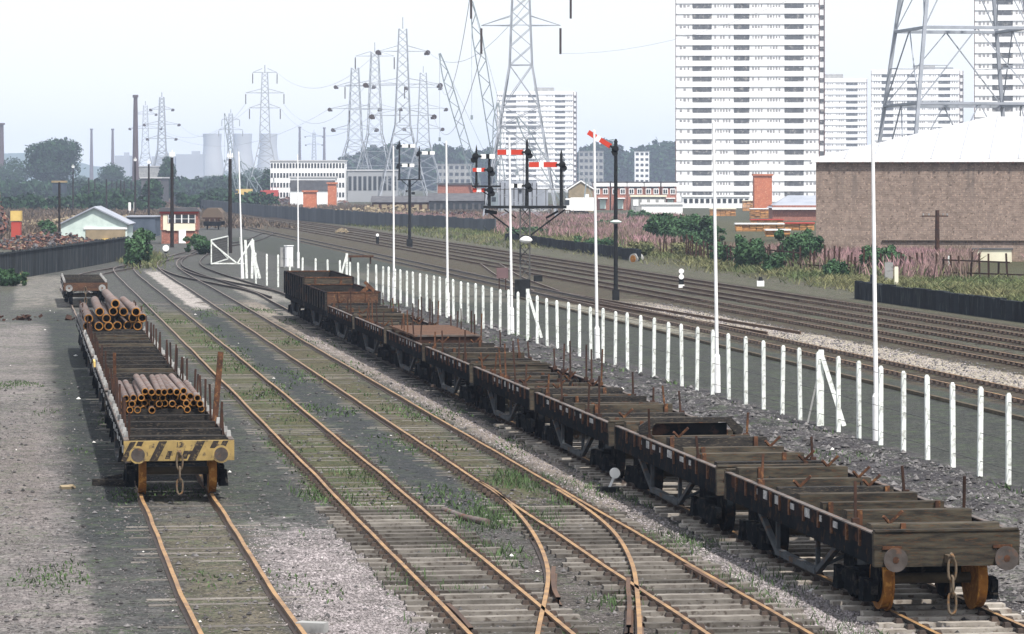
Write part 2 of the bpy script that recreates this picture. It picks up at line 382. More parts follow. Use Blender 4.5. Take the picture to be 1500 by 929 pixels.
    # grit and pebbles everywhere
    mp = nt.nodes.new('ShaderNodeMapping'); mp.inputs['Scale'].default_value = (.30, 1.7, 1); nt.links.new(pos, mp.inputs[0]); strk = E(nz(nt, mp.outputs[0], 1.0, 5, .7).outputs[0])
    g = (grit - .5) * 3.2 + (vcol - .5) * 1.1 + (fine - .5) * 1.7 + (strk - .5) * .45 + 1.0
    cb = nt.nodes.new('ShaderNodeCombineColor')
    for i in range(3): nt.links.new(g.s, cb.inputs[i])
    col = mixc(nt, 1.0, col, cb.outputs[0], 'MULTIPLY')
    # mossy green tinge here and there
    mo = nz(nt, pos, .9, 5, .7); mo2 = nz(nt, pos, 5, 3, .7)
    f = E(ramp(nt, mo.outputs[0], .47, .62)) * E(ramp(nt, mo2.outputs[0], .42, .6)) * .55
    col = mixc(nt, f, col, (.075, .105, .052))
    nt.links.new(col, bs.inputs['Base Color']); bs.inputs['Roughness'].default_value = .95; bs.inputs['Specular IOR Level'].default_value = .15
    bp = nt.nodes.new('ShaderNodeBump'); bp.inputs['Strength'].default_value = .9; bp.inputs['Distance'].default_value = .07
    nt.links.new((fine + grit * .6).s, bp.inputs['Height']); nt.links.new(bp.outputs[0], bs.inputs['Normal'])
    return m

def ground_z(u, Y):
    z = .012 * mnoise.noise(Vector((u * .7, Y * .7, 0)))
    if 16.2 < u < 21.6 and 48 < Y < 205:
        w = min(1, (u - 16.2) / 1.3) * min(1, (21.6 - u) / 1.0)
        z += w * (.16 + .22 * mnoise.noise(Vector((u * .8, Y * .35, 3))) + .12 * mnoise.noise(Vector((u * 2.1, Y * 1.3, 9))))
    if u > 48 and 60 < Y < 700:
        z += min(1, (u - 48) / 3) * min(1, (Y - 60) / 60) * (.5 + .3 * mnoise.noise(Vector((u * .1, Y * .03, 5)))) * min(1, (700 - Y) / 200)
    return z
def build_ground():
    us = [-3600, -1500, -600, -250, -100, -50] + list(np.arange(-26, 0, 1.0)) + list(np.arange(0, 24, .3)) + list(np.arange(24, 60, 1.2)) + [64, 70, 80, 95, 120, 160, 220, 320, 500, 900, 1700, 3900]
    ys = [-140, 0, 30] + list(np.arange(44, 130, .55)) + list(np.arange(130, 260, 1.6)) + list(np.arange(262, 700, 12)) + [760, 850, 1000, 1300, 1800, 2600, 3600, 4800, 5900]
    V = []; Fc = []; n = len(us)
    for Y in ys:
        for u in us: V.append((u - K * Y, Y, ground_z(u, Y)))
    for j in range(len(ys) - 1):
        for i in range(n - 1): Fc.append((j * n + i, j * n + i + 1, (j + 1) * n + i + 1, (j + 1) * n + i))
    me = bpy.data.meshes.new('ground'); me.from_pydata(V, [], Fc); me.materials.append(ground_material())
    me.polygons.foreach_set('use_smooth', [True] * len(Fc)); me.update()
    o = bpy.data.objects.new('ground', me); COL.objects.link(o); tag(o, kind='structure')
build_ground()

# ------------------------------------------------------------------ tracks
def interp(pts, Y):
    if Y <= pts[0][0]: return pts[0][1]
    for (a, b), (c, d) in zip(pts, pts[1:]):
        if Y <= c:
            t = (Y - a) / (c - a); t = t * t * (3 - 2 * t) if len(pts) > 2 else t
            return b + (d - b) * t
    return pts[-1][1]
def catmull(pts, step=1.0):
    out = []
    p = [Vector((*q, 0)) for q in pts]; p = [2 * p[0] - p[1]] + p + [2 * p[-1] - p[-2]]
    for i in range(1, len(p) - 2):
        n = max(1, int((p[i + 1] - p[i]).length / step))
        for k in range(n):
            t = k / n; a, b, c, d = p[i - 1], p[i], p[i + 1], p[i + 2]
            out.append(.5 * ((2 * b) + (c - a) * t + (2 * a - 5 * b + 4 * c - d) * t * t + (3 * b - a - 3 * c + d) * t ** 3))
    out.append(p[-2]); return out
RTOP = .14
def sweep_rail(mb, path, z0=0.0, hi=RTOP, mi=0, mi_top=0):
    prof = [(-.065, 0), (-.065, .02), (-.014, .035), (-.014, hi - .05), (-.036, hi - .04), (-.036, hi), (.036, hi), (.036, hi - .04), (.014, hi - .05), (.014, .035), (.065, .02), (.065, 0)]
    n = len(prof); vs = []
    for i, p in enumerate(path):
        d = (path[min(i + 1, len(path) - 1)] - path[max(i - 1, 0)]).normalized(); r = Vector((d.y, -d.x, 0))
        for a, b in prof: vs.append((p.x + r.x * a, p.y + r.y * a, z0 + b))
    fs = []; ft = []
    for i in range(len(path) - 1):
        for j in range(n - 1):
            f = (i * n + j, i * n + j + 1, (i + 1) * n + j + 1, (i + 1) * n + j)
            (ft if j == 5 else fs).append(f)
    b = len(mb.v); mb.v += vs
    for f in fs: mb.f.append(tuple(b + k for k in f)); mb.m.append(mi); mb.sm.append(False)
    for f in ft: mb.f.append(tuple(b + k for k in f)); mb.m.append(mi_top); mb.sm.append(False)
    mb.add([vs[k] for k in range(n)], [tuple(range(n))], mi)
def offset(path, off):
    out = []
    for i, p in enumerate(path):
        d = (path[min(i + 1, len(path) - 1)] - path[max(i - 1, 0)]).normalized(); out.append(p + Vector((d.y, -d.x, 0)) * off)
    return out
GA = .7175 + .036
def track(label, pts, mats=('rail', 'rail_top'), sleepers=(0, 60, 'sleeper'), chairs=(0, 90), wob=0.0, length=2.6, step=1.0, rails=True, sunk=71):
    root = thing('railway_track', None, None); tag(root, kind='structure')
    del_keys = [k for k in ('label', 'category') if k in root]
    for k in del_keys: del root[k]
    path = catmull([P(u, Y) for Y, u in pts], step)
    if wob:
        path = [Vector((p.x + wob * mnoise.noise(Vector((p.y * .11, pts[0][1], 0))) + wob * .5 * mnoise.noise(Vector((p.y * .33, pts[0][1], 4))), p.y, 0)) for p in path]
    for s in (-1, 1):
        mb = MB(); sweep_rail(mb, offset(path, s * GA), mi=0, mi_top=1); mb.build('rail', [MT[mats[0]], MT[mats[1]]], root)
    # sleepers and chairs by running distance
    ms = MB(); mc = MB(); acc = 0; nxt = 0
    for a, b in zip(path, path[1:]):
        L = (b - a).length
        while nxt <= acc + L:
            p = a + (b - a) * ((nxt - acc) / L); d = (b - a).normalized(); ang = math.atan2(d.y, d.x) - math.pi / 2
            if sleepers[0] <= p.y <= sleepers[1]:
                jz = random.uniform(-.012, .006)
                if p.y > sunk: jz = -.069 + random.uniform(-.014, .010)
                ms.box((p.x + random.uniform(-.09, .09), p.y, -.005 + jz), (length + random.uniform(-.22, .12), .215, .15), ang + random.uniform(-.012, .012))
            if chairs[0] <= p.y <= chairs[1]:
                r = Vector((d.y, -d.x, 0))
                for s in (-1, 1):
                    for q in (-1, 1):
                        c = p + r * (s * GA + q * .12)
                        mc.box((c.x, c.y, .09), (.13, .17, .08), ang, taper=.6)
            nxt += .69
        acc += L
    if ms.v: ms.build('sleepers', MT[sleepers[2]], root); 
    if mc.v: mc.build('rail_chairs', MT['chair'], root)
    for c in kids(root):
        if c.name.startswith(('sleepers', 'rail_chairs')): c['kind'] = 'stuff'
    return root
track('t1', [(40, 3.45), (51, 3.36), (59.4, 3.27), (71, 3.25), (100, 3.3), (150, 3.35), (190, 3.3), (215, 3.1), (240, 4.6), (265, 8.5), (300, 13.7), (333, 18.2)], sleepers=(40, 110, 'sleeper'), chairs=(0, 0), wob=.07, sunk=0)
track('t2', [(40, 7.36), (60, 7.36), (120, 7.36), (200, 7.3), (246, 7.3), (262, 8.0), (285, 11.2), (300, 13.6)], sleepers=(40, 190, 'sleeper'), wob=.03)
track('t3', [(40, 10.86), (80, 10.86), (120, 10.86), (200, 10.9), (255, 10.9), (285, 12.2), (305, 14.4)], sleepers=(40, 190, 'sleeper'), wob=.03)
track('t4', [(40, 14.25), (80, 14.25), (150, 14.25), (185, 14.4), (205, 14.4), (222, 12.9), (238, 11.5), (258, 10.95)], mats=('rail_dark', 'rail_top'), sleepers=(40, 180, 'sleeper_pale'), chairs=(0, 120), sunk=95)
track('lead', [(195, 14.9), (215, 14.2), (245, 13.2), (270, 13.2), (300, 15.2), (333, 18.5), (375, 25), (430, 31.0)], mats=('rail_dark', 'rail'), sleepers=(0, 0, 'sleeper'), chairs=(0, 0), step=3)
track('main', [(60, 31.15), (200, 31.1), (320, 31.0), (500, 30.5), (900, 30)], mats=('rail', 'rail_top'), sleepers=(60, 260, 'sleeper_main'), chairs=(60, 190), step=6)
for uu in (37.05, 40.5, 44.0):
    track('main', [(60, uu), (200, uu), (420, uu), (620, uu - 1.5), (1300, uu - 6)], mats=('rail_main', 'rail_top'), sleepers=(60, 300, 'sleeper_main'), chairs=(60, 190), step=6)
# a crossover between the main lines
track('xover', [(150, 33.4), (175, 32.2), (200, 31.2)], mats=('rail_main', 'rail_top'), sleepers=(0, 0, 'sleeper'), chairs=(0, 0), step=3)
track('xover', [(205, 31.4), (235, 33.5), (270, 36.9)], mats=('rail_main', 'rail_top'), sleepers=(0, 0, 'sleeper'), chairs=(0, 0), step=3)
# turnout curving left out of the third siding, rail by rail as it lies
tr = thing('railway_track', None, None)
for k in ('label', 'category'):
    if k in tr: del tr[k]
tag(tr, kind='structure')
tcl = [(80, 10.84), (72, 10.80), (66.5, 10.55), (62, 10.05), (58, 9.35), (55, 8.72), (52.5, 8.22), (50, 7.75), (46, 7.0), (41, 6.1)]
def rail_from_px(pxs, name='rail'):
    path = catmull([G(x, y) for x, y in pxs], .8)
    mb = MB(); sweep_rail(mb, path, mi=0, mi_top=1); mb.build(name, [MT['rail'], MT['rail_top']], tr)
rail_from_px([(702, 711), (722, 722), (744, 742), (766, 766), (784, 792), (797, 820), (803, 848), (800, 878), (794, 905), (789, 929), (778, 990)])
rail_from_px([(815, 722), (845, 741), (874, 762), (898, 784), (915, 808), (927, 836), (932, 862), (935, 895), (937, 929), (938, 990)])
def check_rail(pxs):
    path = catmull([G(x, y) for x, y in pxs], .5)
    mb = MB(); sweep_rail(mb, path, hi=.15); mb.build('check_rail', MT['rail_main'], tr)
check_rail([(811, 838), (810, 855), (812, 872), (818, 884)])
check_rail([(921, 855), (920, 868), (922, 890), (921, 925)])
check_rail([(1004, 835), (1034, 852), (1064, 870)])
check_rail([(656, 893), (672, 908), (690, 929)])
# dark and pale odd strips left between the rails
def strips():
    for px, py, L, w, ang, m, nm, lb in (
                                     (457, 922, .45, .22, .3, 'concrete', 'concrete_block', 'small grey block beside the rail at the bottom of the yard'),):
        x, y = G(px, py); mb = MB(); mb.box((0, 0, .08), (L, w, .16), 0)
        o = mb.build(nm, MT[m], loc=(x, y, 0), rz=-ang); tag(o, lb, nm.replace('_', ' '))
strips()
xa_, ya_ = G(650, 748); xb_, yb_ = G(682, 759); xc_, yc_ = G(714, 766)
b = MB(); b.tube([(xa_, ya_, .06), (xb_, yb_ - .15, .07), (xc_, yc_, .06)], .07, 8); tag(b.build('steel_bar', MT['pipe']), 'bent dusty bar lying on the ballast between the two middle sidings', 'bar')
# switch stand with round white lamp
x, y = G(898, 716)
t = thing('point_lever', 'white disc on a leaning rod beside the right hand train, a ground point lever', 'point lever', (x - .12, y - .3, 0))
mb = MB(); mb.bar((0, 0, .03), (.14, 0, .36), .05); mb.build('lever_rod', MT['white'], t)
mb = MB(); mb.cyl((.15, .04, .42), (.15, -.06, .42), .115, n=20); mb.build('disc', MT['disc'], t)
mb = MB(); mb.box((0, 0, .06), (.5, .22, .12)); mb.box((.15, .05, .52), (.06, .06, .16)); mb.build('base', MT['signal_black'], t)

# cable trough beside the main line
mb = MB()
pth = [P(28.3, y) for y in (70, 96, 132, 165, 200)]
for a, b in zip(pth, pth[1:]): mb.bar((a[0], a[1], .06), (b[0], b[1], .06), .16, .10)
tag(mb.build('cable_trough', MT['axle']), 'long pale concrete cable trough running between post fence and nearest main line rail', 'cable trough')

# ------------------------------------------------------------------ wagons
def bogie(par, yc, rusty=False):
    b = MB()
    for s in (-1, 1):
        b.prism([(s * .96 - .05, .62), (s * .96 + .05, .62), (s * .96 + .05, .42), (s * .96 - .05, .42)], yc - 1.25, yc + 1.25)
        b.box((s * .96, yc, .50), (.16, .8, .36)); 
        for q in (-1, 1):
            b.box((s * .99, yc + q * .85, .46), (.20, .34, .34), taper=.7); b.bar((s * .96, yc + q * .55, .42), (s * .96, yc + q * .1, .26), .07)
    b.box((0, yc, .62), (1.9, .4, .2))
    o = b.build('bogie', MT['bogie'], par)
    for q in (-1, 1):
        w = MB(); y = yc + q * .86
        for s in (-1, 1):
            x = s * .76; w.cyl((x - .065, y, .62), (x + .065, y, .62), .47, n=26, mi=0); w.cyl((x - s * .065, y, .62), (x - s * .095, y, .62), .50, n=26, mi=0)
            w.cyl((x + s * .066, y, .62), (x + s * .085, y, .62), .36, n=22, mi=1)
        w.cyl((-.72, y, .62), (.72, y, .62), .085, n=10, mi=2)
        w.build('wheelset', [MT['tread' if rusty and q < 0 else 'sole'], MT['bogie'], MT['axle']], o)
    return o
def mk_link(cx, cy, cz, hw, hh, r, plane):
    pts = []
    for k in range(14):
        t = 2 * math.pi * k / 14; a = hw * math.cos(t); b = hh * math.copysign(abs(math.sin(t)) ** .7, math.sin(t))
        pts.append((cx + a, cy, cz + b) if plane == 'x' else (cx, cy + a, cz + b))
    return pts
def ends(par, y, s, buf='buffer', rows=True):
    """s=-1 : end facing the viewer"""
    for q in (-1, 1):
        b = MB(); x = q * .87
        b.cyl((x, y, 1.06), (x, y + s * .16, 1.06), .12, n=14); b.cyl((x, y + s * .16, 1.06), (x, y + s * .22, 1.06), .07, n=12)
        b.cyl((x, y + s * .22, 1.06), (x, y + s * .255, 1.06), .185, n=28); b.cyl((x, y + s * .255, 1.06), (x, y + s * .261, 1.06), .145 if buf == 'yellow' else .05, n=20, mi=1)
        b.build('buffer', [MT[buf], MT['buffer' if buf == 'yellow' else 'rust']], par)
    c = MB(); c.box((0, y + s * .10, 1.05), (.09, .22, .12)); c.tube([(0, y + s * .18, 1.02), (0, y + s * .30, 1.02), (0, y + s * .34, 1.10), (0, y + s * .24, 1.14)], .03)
    z = .90
    for k in range(3):
        c.tube(mk_link(0, y + s * .28, z, .062 if k % 2 == 0 else .06, .165, .02, 'x' if k % 2 == 0 else 'y'), .022, closed=True); z -= .255
    c.build('coupling_chain', MT['hook'], par)

def truss(par, s, y0, y1, x=1.05):
    b = MB(); m = (y0 + y1) / 2; a = 1.5
    b.bar((s * x, m - 2.9, .95), (s * x, m - a, .40), .09); b.bar((s * x, m - a, .40), (s * x, m + a, .40), .12, .1); b.bar((s * x, m + a, .40), (s * x, m + 2.9, .95), .09)
    for q in (-a, a): b.bar((s * x, m + q, .4), (s * x, m + q, .95), .07)
    b.bar((s * x, m - a, .45), (0, m - a, .9), .05)
    b.build('truss', MT['truss'], par)

def flat_wagon(label, L=11.25, seed=0, variant='bolster', st_n=4, st_h=(.9, 1.25), endcol='wood', loc=None, group=None, marks=7, small=False):
    rd = random.Random(seed)
    t = thing('bolster_wagon', label, 'railway wagon', (0, 0, 0), PHI, group)
    W = 2.28; h = W / 2
    for s in (-1, 1):
        b = MB(); b.box((s * (h - .05), L / 2, 1.07), (.09, L - .16, .26)); b.box((s * (h - .10), L / 2, .955), (.16, L - .16, .03)); b.build('solebar', MT['sole'], t)
        b = MB(); b.box((s * (h - .04), L / 2, 1.31), (.07, L - .16, .22), mi=0); b.box((s * (h - .04), L / 2, 1.43), (.10, L - .16, .02), mi=1)
        yy = .9
        while yy < L - .5:      # strap irons
            b.box((s * (h + .005), yy, 1.29), (.04, .10, .26), mi=2); yy += rd.uniform(.7, 1.3)
        b.build('side_rail', [MT['side'], MT['edge'], MT['rust']], t)
        truss(t, s, 0, L)
    for y, s in ((0.07, -1), (L - .07, 1)):
        b = MB(); b.box((0, y, 1.06), (W, .14, .27)); b.box((0, y, 1.33), (W + .02, .11, .26)); b.box((0, y, 1.475), (W - .02, .15, .03))
        for q in (-.87, .87): b.box((q, y + s * .08, 1.22), (.30, .03, .05), mi=1)
        b.build('headstock', [MT[endcol], MT['rust']], t); ends(t, y + s * .07, s)
    fl = MB()
    y = .25
    while y < L - .3:
        w = rd.uniform(.16, .30)
        if rd.random() > .3: fl.box((rd.uniform(-.04, .04), y + w / 2, 1.20 + rd.uniform(-.02, .03)), (W - .20 - rd.uniform(0, .2), w - .02, .07), rz=rd.uniform(-.02, .02))
        y += w
    for q in (-.5, .5): fl.box((q, L / 2, 1.05), (.12, L - .5, .22))
    fl.build('floor', MT['wood_dark'], t)
    n = int(L / 1.42)
    for k in range(n):
        y = .75 + k * (L - 1.4) / (n - 1); b = MB(); hh = rd.uniform(.25, .36) if variant == 'bolster' else .14
        b.box((rd.uniform(-.02, .02), y, 1.23 + hh / 2), (W - .24, rd.uniform(.22, .32), hh), rz=rd.uniform(-.012, .012))
        for q in (-1, 1):
            if rd.random() < .6: b.box((q * rd.uniform(.5, .95), y - .16, 1.23 + hh * .6), (.08, .05, hh * .9), mi=1)
            if rd.random() < .35: 
                x = q * rd.uniform(.6, .9); b.bar((x, y, 1.23 + hh), (x + .18, y - .1, 1.23 + hh + .2), .045, mi=1); b.bar((x, y, 1.23 + hh), (x - .12, y - .1, 1.23 + hh + .12), .04, mi=1)
        b.build('bolster', [MT['wood' if rd.random() < .7 else 'wood_dark'], MT['rust']], t)
    cl = MB()
    for k in range(26):
        x_, y_ = rd.uniform(-.95, .95), rd.uniform(.5, L - .6); sz = rd.uniform(.06, .32); cl.box((x_, y_, 1.26 + rd.uniform(0, .12)), (sz, sz * rd.uniform(.2, .6), rd.uniform(.05, .16)), rz=rd.uniform(0, 3), rx=rd.uniform(-.3, .3), mi=rd.choice((0, 0, 1)))
    cl.build('deck_clutter', [MT['rust_dark'], MT['wood_dark']], t)['kind'] = 'stuff'
    for s in (-1, 1):
        for k in range(st_n):
            y = .75 + (k + rd.uniform(.1, .8)) * (L - 1.5) / st_n; hh = rd.uniform(*st_h); b = MB()
            b.bar((s * (h - .12), y, 1.15), (s * (h - .12) + rd.uniform(-.09, .09), y + rd.uniform(-.1, .1), 1.42 + hh), .042, .042)
            b.box((s * (h - .12), y, 1.46), (.11, .11, .1)); b.build('stanchion', MT['rust_dark'] if rd.random() < .85 else MT['rust'], t)
    for s in (-1, 1):
        yy = rd.uniform(2.0, 3.0)
        for k in range(marks):
            w = rd.choice((.18, .3, .45)); mk = MB(); mk.box((s * (h + .0), yy, 1.32), (.012, w, rd.choice((.10, .15)))); mk.build('label_panel', MT['white_mark'], t); yy += w + rd.uniform(.25, 1.1)
            if yy > L - 1: break
    bogie(t, 1.95, rusty=(seed in (3, 21))); bogie(t, L - 1.95)
    if loc: t.location = loc
    return t

TU = 14.12
def on_track(Y, u=TU): x, y = P(u, Y); return (x, y, 0)
GR = 'empty wagons coupled in the long right hand train'
w0 = flat_wagon('nearest empty bolster wagon of the right hand train, its grey plank end facing us', seed=3, st_n=2, st_h=(.45, .7), loc=on_track(52.2), group=GR)
names = ['second', 'third', 'fourth', 'fifth', 'sixth', 'seventh', 'eighth']
protoA = flat_wagon('second wagon of the right hand train, empty with timber bolsters and few rods', seed=5, st_n=2, st_h=(.4, .8), loc=on_track(64.0), group=GR)
protoB = flat_wagon('third empty wagon of the right hand train, several rusty upright rods', seed=9, st_n=4, st_h=(.35, .95), loc=on_track(75.8), group=GR)
protoC = flat_wagon('fourth wagon of the right hand train with a row of thin rusty stanchions', seed=14, st_n=6, st_h=(.4, 1.0), loc=on_track(87.6), group=GR, variant='low')
dup(protoB, on_track(99.4), PHI, 'fifth wagon of the right hand train, between rows of stanchions at mid length', GR)
dup(protoC, on_track(111.2), PHI, 'sixth wagon of the right hand train, carrying a brown planked deck', GR)
dup(protoC, on_track(123.0), PHI, 'seventh wagon of the right hand train, just behind the brown planked deck', GR)
dup(protoB, on_track(134.8), PHI, 'eighth wagon of the right hand train, last flat one before the high sided wagons', GR)

def open_wagon(label, Y, L=11.25, near='wood_brown', top=2.22, seed=1):
    rd = random.Random(seed); t = thing('open_wagon', label, 'railway wagon', on_track(Y), PHI, 'high sided wagons at the far end')
    W = 2.36; h = W / 2
    for s in (-1, 1):
        b = MB(); b.box((s * (h - .08), L / 2, 1.07), (.1, L - .1, .26)); b.build('solebar', MT['sole'], t)
        b = MB(); b.box((s * (h - .04), L / 2, (1.2 + top) / 2), (.08, L - .1, top - 1.2), mi=0); b.box((s * (h - .03), L / 2, top + .02), (.13, L - .1, .05), mi=1)
        for k in range(9): b.box((s * (h + .03), .4 + k * (L - .8) / 8, (1.2 + top) / 2), (.06, .10, top - 1.2), mi=1)
        b.build('side_panel', [MT['wood_dark'], MT['side']], t); truss(t, s, 0, L)
    for y, s in ((.05, -1), (L - .05, 1)):
        b = MB(); b.box((0, y, (1.2 + top) / 2), (W - .17, .08, top - 1.2)); b.box((0, y, top + .02), (W - .15, .12, .05), mi=1); b.box((0, y, 1.06), (W - .2, .14, .27), mi=1)
        for q in (-.6, .6): b.box((q, y + s * .06, (1.2 + top) / 2), (.10, .06, top - 1.2), mi=1)
        b.build('end_panel', [MT[near if s < 0 else 'wood_dark'], MT['rust']], t); ends(t, y + s * .07, s)
    b = MB(); b.box((0, L / 2, 1.2), (W - .2, L - .2, .06)); b.build('floor', MT['wood_brown'], t)
    bogie(t, 1.95); bogie(t, L - 1.95); return t
open_wagon('high sided open wagon with rust red end, far along the right hand train', 146.6, near='wood_brown', top=1.95, seed=2)
ow = open_wagon('last high sided wagon of the right hand train, grey weathered boards beside the white cabinet', 158.4, near='wood', top=2.25, seed=4)
# deck load on the sixth wagon, scrap in the ninth
t = thing('planked_deck', 'brown planked deck with pale front edge on the sixth right hand wagon', 'deck panel', on_track(113.6), PHI)
b = MB()
for k in range(13): b.box((random.uniform(-.02, .02), .35 + k * .62, 1.60), (2.2, .58, .07))
b.build('planks', MT['wood_brown'], t)
b = MB(); b.box((0, 0, 1.63), (2.24, .09, .06)); b.build('edge_strip', MT['edge'], t)
b = MB(); b.box((0, .06, 1.46), (2.2, .06, .28)); b.build('front_board', MT['rust_dark'], t)
t = thing('bent_plates', 'bent rusty plates sticking up out of the rust red open wagon', 'scrap metal', on_track(147.6), PHI)
b = MB(); b.box((.55, .3, 1.95), (.16, .05, .75), ry=.9); b.box((.95, .5, 2.1), (.14, .06, .8), ry=-.8); b.build('plate', MT['rust'], t)
b = MB(); b.box((.1, .6, 1.95), (.3, .05, .3), ry=.3); b.build('plate', MT['rust_dark'], t)
# bolster beam lying tilted (mid train, dark frame)
t = thing('steel_cradle', 'dark steel cradle frame with sloping ends standing across a right hand wagon', 'cradle', on_track(72.2), PHI)
b = MB()
b.prism([(-1.1, 1.45), (-1.12, 1.62), (-.85, 1.80), (.85, 1.80), (1.12, 1.55), (1.1, 1.45), (.95, 1.45), (.75, 1.70), (-.75, 1.70), (-.95, 1.45)], 0, .12)
b.build('frame', MT['wood_dark'], t)
b = MB(); b.box((0, .2, 1.52), (1.6, .05, .3)); b.build('back_plate', MT['side'], t)

# left hand train --------------------------------------------------
def left_wagon(label, L, seed, Y, near=False, far=False):
    rd = random.Random(seed); t = thing('bolster_wagon', label, 'railway wagon', on_track(Y, 3.27), PHI, 'wagons of the left hand train')
    W = 2.30; h = W / 2
    for s in (-1, 1):
        b = MB(); b.box((s * (h - .05), L / 2, 1.07), (.09, L - .1, .28)); b.build('solebar', MT['sole'], t)
        b = MB(); b.box((s * (h - .05), L / 2, 1.28), (.09, L - .1, .10), mi=0); b.box((s * (h - .05), L / 2, 1.345), (.11, L - .1, .025), mi=1)
        b.build('side_rail', [MT['wood_dark'], MT['edge']], t); truss(t, s, 0, L)
        y = .6
        while y < L - .4:
            b = MB(); b.box((s * (h + .012), y, 1.14 + rd.uniform(-.03, .04)), (.02, rd.choice((.14, .25, .4)), rd.choice((.08, .14)))); b.build('label_panel', MT['white_mark'], t); y += rd.uniform(.6, 1.6)
        y = .8
        while y < L - .4: b = MB(); b.box((s * (h - .06), y, 1.42), (.10, .16, .13), taper=.7); b.build('stake_socket', MT['concrete'], t); y += rd.uniform(1.0, 1.6)
        n = 0 if far else 8
        for k in range(n):
            y = .6 + (k + rd.uniform(.1, .7)) * (L - 1) / n; hh = rd.uniform(.5, .8); b = MB()
            b.bar((s * (h - .12), y, 1.2), (s * (h - .12) + rd.uniform(-.05, .05), y, 1.36 + hh), .05); b.build('stanchion', MT['rust_dark'], t)
    for y, s in ((.07, -1), (L - .07, 1)):
        b = MB(); b.box((0, y, 1.12), (W + .02, .14, .42)); o = b.build('headstock', MT['yellow' if near and s < 0 else ('wood_brown' if far else 'wood_dark')], t)
        if near and s < 0:
            yf = y - .073
            for x0 in (-1.02, -.86, -.42, -.02 - .0, .38, .72, .92):
                w = .12 if x0 not in (-.42, .38) else .17
                if x0 == -.02: continue
                zt = 1.325; zb = .915 if x0 in (-.42, .38, -1.02) else 1.17
                dx = -(zt - zb) * .5
                m2 = MB(); m2.add([(x0, yf, zt), (x0 + w, yf, zt), (x0 + w + dx, yf, zb), (x0 + dx, yf, zb)], [(3, 2, 1, 0)]); m2.build('hazard_stripe', MT['blackpaint'], o)
            for x0, zt, zb, w in ((-.24, 1.12, .95, .10), (.10, 1.12, .95, .12), (.20, 1.12, 1.04, .1)):
                m2 = MB(); m2.add([(x0, yf, zt), (x0 + w, yf, zt), (x0 + w - .06, yf, zb), (x0 - .06, yf, zb)], [(3, 2, 1, 0)]); m2.build('hazard_stripe', MT['blackpaint'], o)
            cu = bpy.data.curves.new('lettering', 'FONT'); cu.body = '12'; cu.size = .15; cu.extrude = .002; cu.align_x = 'CENTER'
            to = bpy.data.objects.new('tmp', cu); COL.objects.link(to); dg = bpy.context.evaluated_depsgraph_get()
            me = bpy.data.meshes.new_from_object(to.evaluated_get(dg)); bpy.data.objects.remove(to); me.materials.clear(); me.materials.append(MT['blackpaint'])
            lo = bpy.data.objects.new('lettering', me); COL.objects.link(lo); lo.parent = o; lo.rotation_euler = (math.pi / 2, 0, 0); lo.location = (0, yf - .002, 1.20)
        ends(t, y + s * .07, s, 'yellow' if near and s < 0 else ('concrete' if far else 'buffer'))
    fl = MB(); y = .2
    while y < L - .3:
        w = rd.uniform(.18, .30)
        if rd.random() > .1: fl.box((0, y + w / 2, 1.21 + rd.uniform(-.015, .03)), (W - .25, w - .03, .07))
        y += w
    fl.build('floor', MT['wood_dark'], t)
    n = int(L / 1.9)
    for k in range(n):
        y = .55 + k * (L - 1.1) / (n - 1); b = MB(); b.box((0, y, 1.31), (W - .26, .22, .17), rz=rd.uniform(-.01, .01)); b.build('bolster', MT['wood_dark' if rd.random() < .75 else 'wood'], t)
    bogie(t, 1.9, rusty=near); bogie(t, L - 1.9); return t
lw = left_wagon('nearest left hand wagon with yellow and black striped end beam, carrying small pipes', 16.2, 21, 71.9, True)
left_wagon('second wagon of the left hand train, empty dark planks between small and large pipes', 16.2, 22, 89.0)
left_wagon('third wagon of the left hand train, empty deck just in front of the large pipes', 16.2, 23, 106.0)
left_wagon('fourth wagon of the left hand train, loaded with large rusty pipes', 14.5, 24, 123.2)
left_wagon('farthest wagon on the left hand siding, standing apart beyond the large pipes', 14.0, 25, 181.0, far=True)
# tall angle iron stake
t = thing('iron_stake', 'tall rusty angle iron stake leaning at the right edge of the pipe wagon', 'stake', on_track(76.9, 4.27), PHI)
b = MB(); b.bar((0, 0, 1.0), (.17, 0, 2.95), .12, .03); b.bar((-.05, .05, 1.0), (.12, .05, 2.95), .03, .12); b.build('angle_iron', MT['rust'], t)
t = thing('iron_stake', 'thin rusty stake standing on the left edge of the pipe wagon', 'stake', on_track(84.4, 2.26), PHI)
b = MB(); b.bar((0, 0, 1.2), (-.02, 0, 2.55), .08, .04); b.build('angle_iron', MT['rust'], t)
t = thing('warning_panel', 'small yellow panel on the left edge of the second wagon', 'panel', on_track(97.5, 2.02), PHI)
b = MB(); b.box((0, .6, 1.55), (.05, 1.3, .16)); b.build('plate', MT['yellowpaint'], t)

